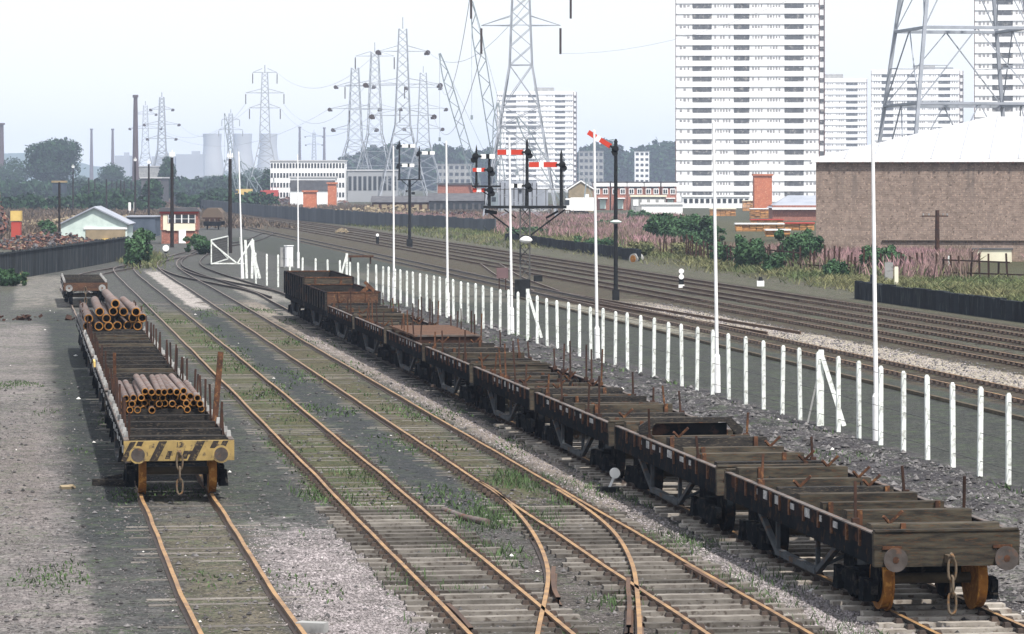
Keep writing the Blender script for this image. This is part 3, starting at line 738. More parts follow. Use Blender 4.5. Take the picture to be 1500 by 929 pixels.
def pipes(kind, specs, r, L, lab, grp, u0, Y0, z0):
    proto = None
    for i, (x, row, dy, dz) in enumerate(specs):
        if proto is None or kind == 'big':
            ri = r * .78
            mb = MB(); mb.pipe((0, 0, 0), (0, L, 0), r, ri, n=18, mi=0, mi2=1)
            me = mb.mesh('pipe', [MT['pipe'], MT['pipe_in']]); proto = me
        o = bpy.data.objects.new('pipe', proto); COL.objects.link(o)
        # local frame of the wagon -> world
        c, s_ = math.cos(PHI), math.sin(PHI); bx, by = P(u0, Y0)
        lx, ly = x, dy; o.location = (bx + lx * c - ly * s_, by + lx * s_ + ly * c, z0 + dz)
        o.rotation_euler = (0, 0, PHI + random.uniform(-.012, .012))
        tag(o, lab(i, x, row), 'pipe', grp)
r = .080
sp = []
for row in range(4):
    n = (12, 12, 11, 7)[row]
    xs = np.linspace(-.93 + row * .05, .95 - row * .05, n) if row < 3 else np.linspace(-.38, .52, 7)
    for k, x in enumerate(xs): sp.append((float(x) + random.uniform(-.02, .02), row, random.uniform(-.45, .35), r + row * r * 1.72 + random.uniform(0, .012)))
rl = ['bottom layer', 'second layer', 'third layer', 'top layer']
pipes('small', sp, r, 6.1, lambda i, x, row: 'thin rusty steel pipe in the %s of the small pipe stack' % rl[row], 'small rusty pipes on the striped wagon', 3.27, 81.0, 1.30)
r2 = .16
sb = []
for x in (-.96, -.55, -.2, .12, .5, .85): sb.append((x, 0, random.uniform(-.3, .5), r2))
for x in (-.92, -.28, .68, 1.02): sb.append((x, 1, random.uniform(-.3, .3), r2 * 2.75))
for x in (-.52, -.02, .34, .78): sb.append((x, 2, random.uniform(-.2, .5), r2 * 4.2))
sb.append((.06, 3, .6, r2 * 5.9))
lg = ['bottom row', 'second row', 'third row']
def bl(i, x, row):
    if row == 3: return 'single large rusty pipe lying on top of the large pipe stack'
    side = 'at the left' if x < -.5 else ('at the right' if x > .6 else 'near the middle')
    pos = sorted([q[0] for q in sb if q[1] == row]).index(x) + 1
    return 'large rusty pipe, %s from the left in the %s of the big pipe stack' % (['first', 'second', 'third', 'fourth', 'fifth', 'sixth'][pos - 1], lg[row])
pipes('big', sb, r2, 12.0, bl, 'large rusty pipes on the fourth left wagon', 3.27, 123.6, 1.36)
# ------------------------------------------------------------------ white post fence
fence_line = [(62, 22.1), (76, 22.02), (99, 22.03), (125, 21.5), (152, 20.75), (171, 20.35), (190, 19.7), (200, 18.75), (207, 17.4), (215, 16.2), (224, 14.9)]
def lin(pts, Y):
    for (a, b), (c, d) in zip(pts, pts[1:]):
        if Y <= c: return b + (d - b) * (Y - a) / (c - a)
    return pts[-1][1]
t = thing('post_fence', 'long row of white concrete fence posts curving between the sidings and the main line', 'fence', (0, 0, 0))
posts = []; Y = 76.35 - 2.28 * 5; i = 0
while Y < 224:
    u = lin(fence_line, Y); x, y = P(u, Y); z = ground_z(u, Y); posts.append((x, y, z))
    b = MB(); rd = random.Random(i); lx = rd.uniform(-.035, .035); top = 2.0 + rd.uniform(-.03, .03)
    b.bar((0, 0, -.1), (lx, rd.uniform(-.03, .03), top), .11, .10); b.box((lx, 0, top + .02), (.085, .07, .05), taper=.7)
    o = b.build('post', MT['white_post'], t, loc=(x, y, 0), rz=PHI)
    Y += 2.28 if Y < 190 else (2.6 if Y < 205 else 3.3); i += 1
for zz in (.35, 1.0, 1.85):
    b = MB()
    for p, q in zip(posts, posts[1:]): b.bar((p[0], p[1], zz), (q[0], q[1], zz), .012)
    b.build('wire', MT['lattice'], t)
for px, py, dx in ((1203, 621, .62), (773, 493, .6), (508, 418, -.55)):
    x, y = G(px, py); b = MB()
    b.bar((0, 0, 2.0), (dx, -.15, .0), .12, .1); b.bar((.0, .06, 0), (0, .06, 2.1), .15, .12); b.build('raking_strut', MT['white_post'], t, loc=(x, y, 0))
b = MB(); x, y = G(1183, 617); b.bar((0, 0, .0), (.35, 0, 1.6), .05); b.build('leaning_rod', MT['concrete'], t, loc=(x, y, 0))
# pile of leaning posts at the gate
x, y = G(368, 407)
t = thing('spare_posts', 'bundle of white concrete posts leaning together beside the open gate', 'fence posts', (x, y, 0))
for dx, dz, lean in ((-.55, 2.9, -.25), (-.3, 2.7, -.15), (.05, 2.7, .1), (.35, 2.5, -.35), (.6, 2.5, -.9)):
    b = MB(); b.bar((dx, 0, 0), (dx + lean * .7, .1, dz * .98), .16, .12); b.build('post', MT['white_post'], t)
# gate
x, y = G(330, 388)
t = thing('gate', 'open white framed gate with grey mesh beside the throat of the sidings', 'gate', (x, y, 0))
def gate_leaf(p0, p1, p2, h0, h1):
    b = MB(); w = .09
    b.bar(p0, (p0[0], p0[1], h0), w); b.bar((p0[0], p0[1], h0), (p1[0], p1[1], h1), w); b.bar(p0, p1, w); b.bar(p1, (p1[0], p1[1], h1), w)
    b.bar((p0[0], p0[1], h0 - .1), p1, w)
    return b
b = gate_leaf((-1.1, 0, .1), (-1.3, 18.0, .1), None, 2.0, 2.0); b.bar((-1.1, 0, .15), (1.5, 0, .15), .1); b.bar((-1.1, 0, 1.8), (.95, 0, .15), .1); b.bar((.95, 0, .15), (2.15, .3, 2.1), .1); b.bar((2.15, .3, 2.1), (2.25, .3, .2), .06)
b.build('gate_frame', MT['white_post'], t)
b = MB()
for k in range(60):
    f = k / 59; b.bar((-1.1 - .2 * f, 18 * f, .15), (-1.1 - .2 * f, 18 * f, 2.0), .035)
for k in range(9): b.bar((-1.1, 0, .3 + k * .2), (-1.3, 18, .3 + k * .2), .04)
b.build('gate_mesh', MT['lattice'], t)
# relay cabinet
x, y = G(423, 391); 
t = thing('relay_cabinet', 'white steel cabinet standing at the far end of the post fence by the wagons', 'cabinet', (x, y, 0), .15)
b = MB(); b.box((0, 0, .85), (.62, .5, 1.6)); b.box((0, 0, 1.68), (.72, .6, .06)); b.build('cabinet_body', MT['white'], t)
b = MB(); b.box((-.5, .2, .8), (.30, .4, 1.5)); b.build('side_box', MT['concrete'], t)
b = MB(); b.box((0, 0, .04), (.8, .7, .1)); b.build('plinth', MT['concrete'], t)

# ------------------------------------------------------------------ white masts
masts = [(1284, 643, -.11, 'tall white mast at the right, nearest to the camera of the white masts'),
         (1051, 573, -.13, 'white mast second from the right, rising in front of the white tower block'),
         (875, 524, -.12, 'white mast standing left of the raised red signal arm'),
         (750, 490, -.12, 'white mast in front of the gantry with the red signal arms'),
         (656, 463, -.08, 'white mast between the two bracket signals, right of the double arms'),
         (577, 437, -.03, 'white mast just left of the bracket signal with the white arms'),
         (437, 392, -.05, 'white mast beside the white cabinet at the end of the wagons'),
         (355, 407, -.25, 'white mast at the open gate, farthest left of the white masts')]
for px, py, lean, lb in masts:
    x, y = G(px, py); t = thing('lighting_mast', lb, 'mast', (x, y, 0), group='white masts along the post fence')
    b = MB(); b.cyl((0, 0, 0), (lean * .12, 0, 1.15), .10, .10, n=12); b.cyl((lean * .12, 0, 1.15), (lean * .13, 0, 1.25), .10, .062, n=12); b.build('base_tube', MT['white'], t)
    b = MB(); b.cyl((lean * .13, 0, 1.2), (lean, 0, 8.65), .060, .042, n=10); b.build('pole', MT['white'], t)
    b = MB(); b.cyl((lean, 0, 8.65), (lean, 0, 8.72), .05, .02, n=8); b.build('top_cap', MT['white'], t)

# ------------------------------------------------------------------ dark poles
def dark_pole(px, py, topy, label, r=.13, insul=True):
    x, y = G(px, py); h = 6.8 - (topy - 262) * y / F
    t = thing('wooden_pole', label, 'pole', (x, y, 0), group='dark wooden poles')
    b = MB(); b.cyl((0, 0, -.1), (0, 0, h), r * 1.15, r * .85, n=10); b.build('pole', MT['black_pole'], t)
    if insul:
        b = MB(); b.bar((-.25, 0, h + .1), (.25, 0, h + .1), .07); b.cyl((0, 0, h), (0, 0, h + .75), .05, n=8)
        for q in (-.2, 0, .2): b.cyl((q, 0, h + .15), (q, 0, h + .5), .09, .05, n=8)
        b.build('insulators', MT['disc'], t)
dark_pole(337, 370, 232, 'dark wooden pole with white insulators behind the open gate', .17)
dark_pole(252, 362, 230, 'dark wooden pole with white insulators in front of the signal box', .17)
dark_pole(218, 325, 240, 'thin dark pole left of the signal box with white top', .17)
dark_pole(198, 315, 236, 'thin dark pole standing under the big dark chimney', .19)
for px, py, ty in ((107, 312, 246),): dark_pole(px, py, ty, 'thin dark pole in front of the big round tree', .15)
for k, (px, py, ty) in enumerate(((156, 310, 262), (177, 306, 264), (182, 303, 265), (192, 300, 266), (164, 298, 264), (139, 303, 262), (171, 300, 266), (130, 305, 260))):
    dark_pole(px, py, ty, 'small distant pole in the row of poles left of the big dark chimney', .18, False)
def board_pole():
    x, y = G(87, 358); t = thing('board_on_pole', 'dark pole carrying a wide flat board in front of the big round tree', 'signal post', (x, y, 0))
    b = MB(); b.cyl((0, 0, 0), (0, 0, 6.5), .13, .11, n=10); b.build('pole', MT['black_pole'], t)
    b = MB(); b.box((0, 0, 6.55), (1.65, .12, .2)); b.build('board', MT['tan'], t)
    b = MB(); b.box((0, .03, 5.9), (1.45, .06, 1.0)); b.build('dark_panel', MT['bluegrey'], t)
board_pole()
def tele_pole(px, py, topy, label, arm=1.4, m='rust_dark'):
    x, y = G(px, py); h = 6.8 - (topy - 262) * y / F; t = thing('telegraph_pole', label, 'pole', (x, y, 0))
    b = MB(); b.cyl((0, 0, -.1), (0, 0, h), .20, .14, n=10); b.build('pole', MT[m], t)
    b = MB(); b.bar((-arm * .8, 0, h - .42), (arm * .55, 0, h - .42), .09); b.build('crossarm', MT['rust_dark'], t)
    b = MB()
    for q in (-1.0, -.6, .4, .7): b.cyl((q, 0, h - .38), (q, 0, h - .22), .05, n=6)
    b.build('insulator', MT['concrete'], t)
tele_pole(1373, 402, 307, 'short brown telegraph pole with one crossarm in front of the brick warehouse')
x, y = G(1290, 355 + 30); 
t = thing('drain_pipe_post', 'thin post with hooked top against the brick warehouse behind the right mast', 'post', (x, y, 0))
b = MB(); b.cyl((0, 0, 0), (0, 0, 4.3), .07, n=8); b.tube([(0, 0, 4.2), (-.05, 0, 4.5), (-.35, 0, 4.6), (-.4, 0, 4.2)], .07); b.build('pipe', MT['tan'], t)

# ------------------------------------------------------------------ signals
def arm(par, x, z, length, side, face='front', w=.30, rot=0.0, band=True):
    """side -1: the arm points left.  face 'front' red with white band, 'rear' white with black band"""
    o = thing('signal_arm', None, None)
    for k in ('label', 'category'):
        if k in o: del o[k]
    o.parent = par; o.location = (x, -.14, z); o.rotation_euler = (0, rot, 0)
    s = side; b = MB()
    b.box((s * (length / 2 + .12), 0, 0), (length - .24, .03, w)); b.build('blade', MT['red' if face == 'front' else 'disc'], o)
    b = MB()
    if face == 'front':
        if band: b.box((s * (length * .62), -.02, 0), (.26, .012, w)); b.build('band', MT['disc'], o)
    else:
        b.box((s * (length * .62), -.02, 0), (.2, .012, w)); b.build('band', MT['signal_black'], o)
    b = MB(); b.cyl((-s * .05, -.01, .0), (-s * .05, .05, .0), .20, n=14); b.cyl((-s * .16, -.01, -.2), (-s * .16, .05, -.2), .17, n=14); b.bar((s * .0, 0, 0), (s * .3, 0, 0), .10, .12); b.box((-s * .02, .12, -.12), (.16, .16, .3)); b.build('spectacle', MT['signal_black'], o)
def doll(par, x, z0, z1, r=.09):
    b = MB(); b.cyl((x, 0, z0), (x, 0, z1), r, r * .8, n=10); b.cyl((x, 0, z1), (x, 0, z1 + .35), r * .9, .01, n=8); b.build('doll_post', MT['signal_black'], par)
# gantry
x, y = G(769, 436)
t = thing('bracket_signal', 'large bracket signal on a lattice post with red arms in front of the cranes', 'railway signal', (x, y, 0))
b = MB()
for sx in (-.27, .27):
    for sy in (-.27, .27): b.bar((sx, sy, 0), (sx, sy, 5.2), .09)
for k in range(9):
    z = .1 + k * .57
    for a, c in (((-.27, -.27), (.27, -.27)), ((.27, .27), (-.27, .27)), ((-.27, .27), (-.27, -.27)), ((.27, -.27), (.27, .27))):
        b.bar((*a, z), (*c, z + .57), .05)
b.build('lattice_post', MT['lattice'], t)
b = MB(); b.box((0, 0, 5.23), (4.75, .9, .16)); 
b.bar((-2.3, 0, 5.1), (-.3, 0, 3.6), .09); b.bar((2.3, 0, 5.1), (.3, 0, 3.6), .09); b.bar((-1.2, 0, 5.1), (-.5, 0, 4.6), .07); b.bar((-2.3, 0, 5.0), (-1.6, 0, 4.9), .2); b.bar((1.9, 0, 5.0), (1.2, 0, 4.6), .12)
b.build('platform', MT['signal_black'], t)
b = MB()
for q in (-2.3, -1.2, 0, 1.2, 2.3): b.bar((q, .42, 5.3), (q, .42, 6.25), .04)
b.bar((-2.3, .42, 6.25), (2.3, .42, 6.25), .04); b.build('handrail', MT['lattice'], t)
b = MB(); b.box((-.15, -.1, .55), (.9, .8, 1.1)); b.box((.75, 0, 1.15), (.5, .4, .35)); b.build('base_boxes', MT['signal_black'], t)
doll(t, -2.04, 5.3, 7.95); doll(t, .12, 5.3, 8.85, .10); doll(t, 2.08, 5.3, 8.2, .10); doll(t, -2.78, 6.45, 8.45, .07)
b = MB(); b.box((-2.2, 0, 6.42), (1.65, .5, .10)); b.bar((-2.9, 0, 6.38), (-2.04, 0, 5.9), .06); b.build('small_platform', MT['signal_black'], t)
arm(t, .12, 8.37, 1.7, -1); arm(t, 2.08, 7.66, 1.85, -1); arm(t, -2.04, 7.36, .95, -1, w=.22); arm(t, -2.04, 6.2, .95, -1, w=.22)
arm(t, -2.78, 8.13, 1.05, 1, 'rear', w=.26); arm(t, .12, 6.45, 1.05, -1, 'rear', w=.24)
b = MB(); b.bar((.12, .15, 5.3), (.12, .15, 8.8), .03); b.bar((2.2, .15, 5.3), (2.2, .15, 8.1), .03); b.bar((-.1, .15, 5.3), (-.1, .15, 8.6), .03); b.build('ladder', MT['lattice'], t)
# lamp on the lattice post
t2 = thing('platform_lamp', 'white elliptical lamp shade mounted on the lattice signal post', 'lamp', (x + .05, y - .75, 0))
b = MB(); b.lathe((0, 0, 3.36), [(.02, -.22), (.16, -.19), (.29, -.11), (.38, 0), (.29, .11), (.16, .19), (.02, .22)], n=24); b.build('lamp_shade', MT['disc'], t2)
b = MB(); b.bar((0, 0, 3.4), (0, .5, 3.4), .05); b.build('bracket', MT['lattice'], t2)
# white arm bracket
Yb = 343; xb = (600 - 750) * Yb / F
t = thing('bracket_signal', 'slender bracket signal with three white arms between the main lines', 'railway signal', (xb, Yb, 0))
b = MB(); b.cyl((0, 0, 0), (0, 0, 6.7), .17, .13, n=10); b.bar((0, 0, 6.0), (-.8, 0, 6.7), .07); b.bar((0, 0, 6.0), (.8, 0, 6.7), .07); b.box((.35, 0, 5.4), (.35, .3, .25)); b.box((-.3, 0, 5.6), (.2, .3, .2)); b.box((0, 0, .4), (.6, .5, .8)); b.build('post', MT['signal_black'], t)
b = MB(); b.box((0, 0, 6.75), (2.4, .8, .12)); b.build('platform', MT['signal_black'], t)
doll(t, -1.03, 6.8, 10.4, .10); doll(t, .98, 6.8, 9.8, .10)
arm(t, -1.03, 10.15, 1.6, 1, 'rear', w=.33); arm(t, -1.03, 8.2, 1.5, 1, 'rear', w=.33); arm(t, .98, 9.45, 1.55, 1, 'rear', w=.33)
# single post with raised arm
x, y = G(902, 438.6)
t = thing('semaphore_signal', 'single dark signal post with a red arm raised diagonally against the sky', 'railway signal', (x, y, 0))
b = MB(); b.cyl((0, 0, 0), (0, 0, 8.9), .125, .095, n=10); b.cyl((0, 0, 8.9), (0, 0, 9.1), .13, .05, n=8); b.box((0, 0, .3), (.4, .4, .6)); b.build('post', MT['signal_black'], t)
arm(t, -.08, 8.55, 1.75, -1, rot=R(32), w=.28)
b = MB(); b.lathe((0, 0, 4.42), [(.03, .14), (.33, .02), (.33, -.02), (.05, -.14)][::-1], n=20); b.build('lamp_shade', MT['green_white'], t)
# ground signals
for px, py, lb in ((998, 421, 'two white discs one above the other, a ground signal beside the main line'), (553, 357, 'small dark ground signal with white spot between the far main lines')):
    x, y = G(px, py); big = px > 900
    t = thing('ground_signal', lb, 'ground signal', (x, y, 0)); b = MB(); b.box((0, .1, .5), (.3, .25, 1.0)); b.build('body', MT['signal_black'], t)
    for z in ((.72, 1.06) if big else (.95,)): b = MB(); b.cyl((0, -.1, z), (0, -.04, z), .165, n=18); b.build('disc', MT['disc'], t)
    if big: b = MB(); b.box((0, -.1, .12), (.35, .3, .2)); b.build('white_step', MT['disc'], t)
x, y = G(1114, 419); t = thing('ground_box', 'white box with black lid by the rail in front of the broken picket fence', 'ground box', (x, y, 0))
b = MB(); b.box((0, 0, .2), (.45, .4, .35)); b.build('box_body', MT['white'], t); b = MB(); b.cyl((0, 0, .37), (0, 0, .62), .17, .10, n=10); b.build('lid', MT['signal_black'], t)
x, y = G(243, 370); t = thing('ground_signal', 'white round disc low on the ground left of the signal box', 'ground signal', (x, y, 0))
b = MB(); b.cyl((0, -.05, .45), (0, .03, .45), .30, n=20); b.build('disc', MT['disc'], t); b = MB(); b.box((0, .1, .2), (.3, .2, .4)); b.build('body', MT['signal_black'], t)
x, y = G(1277, 437); t = thing('black_stump', 'black tapering post stump beside the start of the black wall on the right', 'post', (x, y, 0)); b = MB(); b.box((0, 0, .7), (.36, .36, 1.4), taper=.4); b.build('stump', MT['blackwall'], t); b = MB(); b.box((0, 0, .08), (.9, .6, .16)); b.build('foot', MT['blackwall'], t)
x, y = G(736, 424); t = thing('notice_board', 'faded pink board on two posts behind the post fence', 'board', (x, y, 0))
b = MB(); b.box((0, 0, 1.05), (.72, .05, .65)); b.build('board', MT['pinkboard'], t); b = MB(); b.bar((.2, .05, 0), (.2, .05, 1.3), .07); b.bar((-.2, .05, 0), (-.2, .05, 1.3), .07); b.build('leg', MT['rust_dark'], t)
x, y = G(528, 386); t = thing('old_platform', 'long rusty trestle beam standing beyond the far end of the post fence', 'trestle', (x, y, 0))
b = MB(); b.box((0, 0, .62), (2.1, .5, .16)); b.build('beam', MT['rust'], t)
for q in (-.8, .8): b = MB(); b.bar((q, 0, 0), (q, 0, .6), .12); b.build('leg', MT['rust_dark'], t)

# ------------------------------------------------------------------ low walls and fences
def wall_run(name, pts, h, w, mat, label, cat, cap=None, seg=1.2, part='boards'):
    t = thing(name, label, cat); b = MB()
    for (x0, y0), (x1, y1) in zip(pts, pts[1:]):
        n = max(1, int(math.hypot(x1 - x0, y1 - y0) / seg)); a = math.atan2(y1 - y0, x1 - x0); L = math.hypot(x1 - x0, y1 - y0) / n
        for k in range(n):
            f = (k + .5) / n; hh = h + random.uniform(-.05, .05) * h
            b.box((x0 + (x1 - x0) * f, y0 + (y1 - y0) * f, hh / 2), (L * .97, w + random.uniform(0, .03), hh), a)
    b.build(part, mat, t)
    if cap:
        b = MB()
        for (x0, y0), (x1, y1) in zip(pts, pts[1:]): b.bar((x0, y0, h + .06), (x1, y1, h + .06), w * 1.6, .12)
        b.build('capping', cap, t)
    return t
wall_run('slab_fence', [P(u, Y) for Y, u in ((395, 54.6), (430, 52), (479, 49), (540, 46.3), (610, 43.0), (720, 41.0), (900, 39))], 2.15, .12, MT['slab'], 'long grey slab fence behind the main lines at the left', 'fence', seg=2.4, part='slabs')
wall_run('timber_wall', [P(50.6, 358), P(50.2, 320), P(49.4, 274)], 1.15, .3, MT['blackwall'], 'low black timber wall behind the main lines below the pink flowers', 'wall', part='baulks')
wall_run('timber_wall', [P(45.6 + 2.0, 195), P(47.6, 175), P(47.8, 150), P(47.8, 110)], 1.0, .3, MT['blackwall'], 'black timber retaining wall at the right edge beside the outer rail', 'wall', seg=.9, part='baulks')
x, y = G(929, 386); t = thing('drum', 'grey drum with rusty end lying at the end of the low black wall', 'drum', (x, y, 0), .5)
b = MB(); b.cyl((-.1, 0, .42), (.7, .3, .42), .42, n=18); b.build('shell', MT['concrete'], t); b = MB(); b.cyl((-.14, -.01, .42), (-.10, 0, .42), .3, n=14); b.build('end_plate', MT['tread'], t)
# left board fence
pts = [(-60, 190), (-34.0, 224), (-33.6, 245), (-33.0, 268), (-32.8, 292)]
t = thing('board_fence', 'dark tarred board fence along the left edge in front of the scrap yard', 'fence'); b = MB()
for (x0, y0), (x1, y1) in zip(pts, pts[1:]):
    L = math.hypot(x1 - x0, y1 - y0); n = int(L / .42); a = math.atan2(y1 - y0, x1 - x0)
    for k in range(n):
        f = (k + .5) / n; h = 1.95 + random.uniform(-.07, .07)
        b.box((x0 + (x1 - x0) * f, y0 + (y1 - y0) * f, h / 2), (.39, .04, h), a + random.uniform(-.05, .05))
b.build('boards', MT['fence_wood'], t); b = MB()
for (x0, y0), (x1, y1) in zip(pts, pts[1:]): b.bar((x0 + .06, y0 - .06, 1.86), (x1 + .06, y1 - .06, 1.86), .09)
b.build('top_rail', MT['fence_wood'], t)
# broken picket fence on the right
t = thing('picket_fence', 'broken dark picket fence among pink weeds in front of the brick warehouse', 'fence'); b = MB()
pk = [P(u, Y) for Y, u in ((284, 53.0), (268, 53.6), (250, 54.0), (236, 54.3), (226, 55.6), (217, 58.4), (211, 62))]
for (x0, y0), (x1, y1) in zip(pk, pk[1:]):
    L = math.hypot(x1 - x0, y1 - y0); n = int(L / .75)
    for k in range(n):
        f = k / n
        if random.random() < .22: continue
        x_ = x0 + (x1 - x0) * f; y_ = y0 + (y1 - y0) * f; h = random.uniform(1.2, 2.0); b = MB(); b.bar((x_, y_, .2), (x_ + random.uniform(-.15, .15), y_, .4 + h), .12, .07); b.build('picket', MT['rust_dark'], t)
b = MB()
for (x0, y0), (x1, y1) in list(zip(pk, pk[1:]))[1:]: 
    if random.random() < .8: b.bar((x0, y0, 1.7), (x0 + (x1 - x0) * .8, y0 + (y1 - y0) * .8, 1.65), .09)
    b.bar((x0, y0, .9), (x1, y1, .9), .09)
b.build('rails', MT['rust_dark'], t)
for k, (px, py, h, m, lb) in enumerate(((1302, 424, 1.0, 'concrete', 'pale grey post box by the picket fence under the telegraph pole'), (1313, 432, .95, 'lightbox', 'short cream marker post at the start of the black wall'), (1391, 417, 1.15, 'white_post', 'white concrete post right of the telegraph pole'), (970, 366, .75, 'disc', 'white round-topped marker in the weeds left of the mast'), (1029, 359, .7, 'concrete', 'pale marker half hidden in pink weeds by the second mast'))):
    x, y = G(px, py); b = MB(); b.box((0, 0, h / 2 + .4), (.22 if k not in (0, 3) else .5, .2, h + .6)); b.box((0, 0, h + .72), (.18, .16, .06)); tag(b.build('marker_post', MT[m], loc=(x, y, 0)), lb, 'marker post')

# ------------------------------------------------------------------ signal box
x, y = P(16.3, 362); x = (264 - 750) * 362 / F
t = thing('signal_box', 'red and cream signal box with dark roof behind the gate', 'signal box', (x, y, 0), .04)
s = 362 / F
b = MB(); b.box((0, 0, 1.15), (3.7, 4, 2.3)); b.build('brick_base', MT['brick_red'], t)
b = MB(); b.box((0, 0, 2.6), (3.9, 4.2, 2.3)); b.build('upper_wall', MT['brick_red'], t)
b = MB(); b.box((.2, -2.13, 1.75), (3.0, .06, .75)); b.box((-1.45, -2.12, 2.25), (.45, .05, 1.6)); b.build('cream_panel', MT['lightbox'], t)
for k in range(4):
    b = MB(); b.box((-.8 + k * .72, -2.14, 2.62), (.62, .06, .85)); w_ = b.build('window', MT['glasswin'], t)
    b = MB()
    for q in (-.33, .33): b.box((-.8 + k * .72 + q, -2.18, 2.62), (.05, .05, .9))
    b.box((-.8 + k * .72, -2.18, 2.62), (.62, .04, .04)); b.build('frame', MT['white'], w_)
b = MB(); b.box((0, -2.2, 3.30), (4.1, .12, .20)); b.build('red_fascia', MT['redpaint'], t)
b = MB(); b.prism([(-2.2, 3.4), (2.2, 3.4), (1.9, 3.78), (-1.9, 3.78)], -2.4, 2.4); b.build('roof', MT['slate'], t)
b = MB(); b.box((.35, -2.15, .75), (.75, .1, 1.4)); b.build('door', MT['white'], t)
# tan loaded wagon behind
x, y = G(311, 336)
t = thing('loaded_wagon', 'far wagon piled with tan spoil beside the signal box', 'railway wagon', (x, y, 0))
b = MB()
for s_ in (-1, 1): b.box((s_ * 1.1, 3, .85), (.2, 6, .5))
b.box((0, 0, .8), (2.3, .3, .6)); b.build('underframe', MT['bogie'], t)
b = MB()
for q in (-.7, 0, .7): b.box((q, -.18, 1.3), (.5, .06, .35))
b.box((0, 0, 1.55), (2.6, .2, .2)); b.build('end_rail', MT['rust_dark'], t)
b = MB(); b.prism([(-1.4, 1.6), (1.4, 1.6), (1.25, 2.3), (.7, 2.9), (-.7, 2.9), (-1.2, 2.4)], 0, 6); b.build('load', MT['growth'], t)
for q in (-.75, .75):
    b = MB(); b.cyl((q - .06, 1, .45), (q + .06, 1, .45), .45, n=16); b.build('wheel', MT['bogie'], t)
# gabled shed
x0 = (131 - 750) * 358 / F
t = thing('gabled_shed', 'pale green gabled shed with a tan doorway behind the board fence', 'shed', (x0, 362, 0), .05)
b = MB(); b.prism([(-3.5, 0), (3.5, 0), (3.5, 2.05), (0, 3.75), (-3.5, 2.05)], 0, 10); b.build('wall', MT['green_white'], t)
b = MB()
for s_ in (-1, 1): b.prism([(s_ * 3.75, 1.93), (0, 3.76), (0, 3.92), (s_ * 3.8, 2.05)], -.35, 10.3)
b.build('roof', MT['greyroof'], t)
b = MB(); b.box((1.2, -.04, .75), (4.2, .08, 1.5)); b.build('doorway', MT['tan'], t)
b = MB(); b.box((1.2, -.08, 1.6), (4.6, .1, .22)); b.build('lintel', MT['white'], t)
b = MB(); b.box((1.3, -.3, .35), (.9, .4, .4)); b.build('yellow_sack', MT['yellowpaint'], t)
x1, y1 = G(205, 346); t = thing('low_hut', 'low blue grey hut with flat roof between the gabled shed and the signal box', 'hut', (x1, y1 + 4, 0))
b = MB(); b.box((0, 0, 1.15), (3.4, 6, 2.3)); b.build('wall', MT['bluegrey'], t); b = MB(); b.box((0, 0, 2.36), (3.7, 6.3, .14)); b.build('roof', MT['greyroof'], t)

# scrap yard
def pile(name, label, cx, cy, rx, ry, h, n, mat, smin, smax, cat='scrap pile', kind='stuff'):
    b = MB()
    for k in range(n):
        a = random.uniform(0, 2 * math.pi); q = math.sqrt(random.random()); x_ = cx + rx * q * math.cos(a); y_ = cy + ry * q * math.sin(a)
        hh = h * (1 - q) ** .8 + .2; z = random.uniform(0, hh); sz = random.uniform(smin, smax)
        b.box((x_, y_, z), (sz, sz * random.uniform(.3, 1), sz * random.uniform(.15, .8)), random.uniform(0, 3), rx=random.uniform(-.6, .6), ry=random.uniform(-.6, .6))
    o = b.build(name, mat); tag(o, label, cat, kind=kind); return o
pile('scrap_heap', 'red brown scrap metal heaped behind the board fence', -47, 345, 5.5, 18, 1.5, 1500, MT['scrap'], .08, .45)
pile('scrap_heap', 'mixed rusty scrap at the left edge below the brown mound', -57, 330, 6.5, 14, 1.9, 1100, MT['scrap'], .10, .5)
pile('spoil_mound', 'tall brown mound of scrap at the extreme left edge', -63.5, 405, 3.4, 8, 11, 1500, MT['scrap'], .4, 1.0, 'mound')
x, y = G(24, 352); t = thing('yellow_skip', 'yellow square skip standing above the scrap heap', 'skip', (x, y, 0)); b = MB(); b.box((0, 0, 2.75), (1.15, 1.2, 1.1)); b.build('body', MT['yellowpaint'], t); b = MB(); b.box((0, 0, 1.0), (1.0, 1.0, 2.2)); b.build('stand', MT['redpaint'], t)
pile('rail_litter', 'short rusty rail pieces lying in the cinders left of the large pipes', -24, 165, 3.0, .5, .08, 24, MT['rust_dark'], .12, .45)

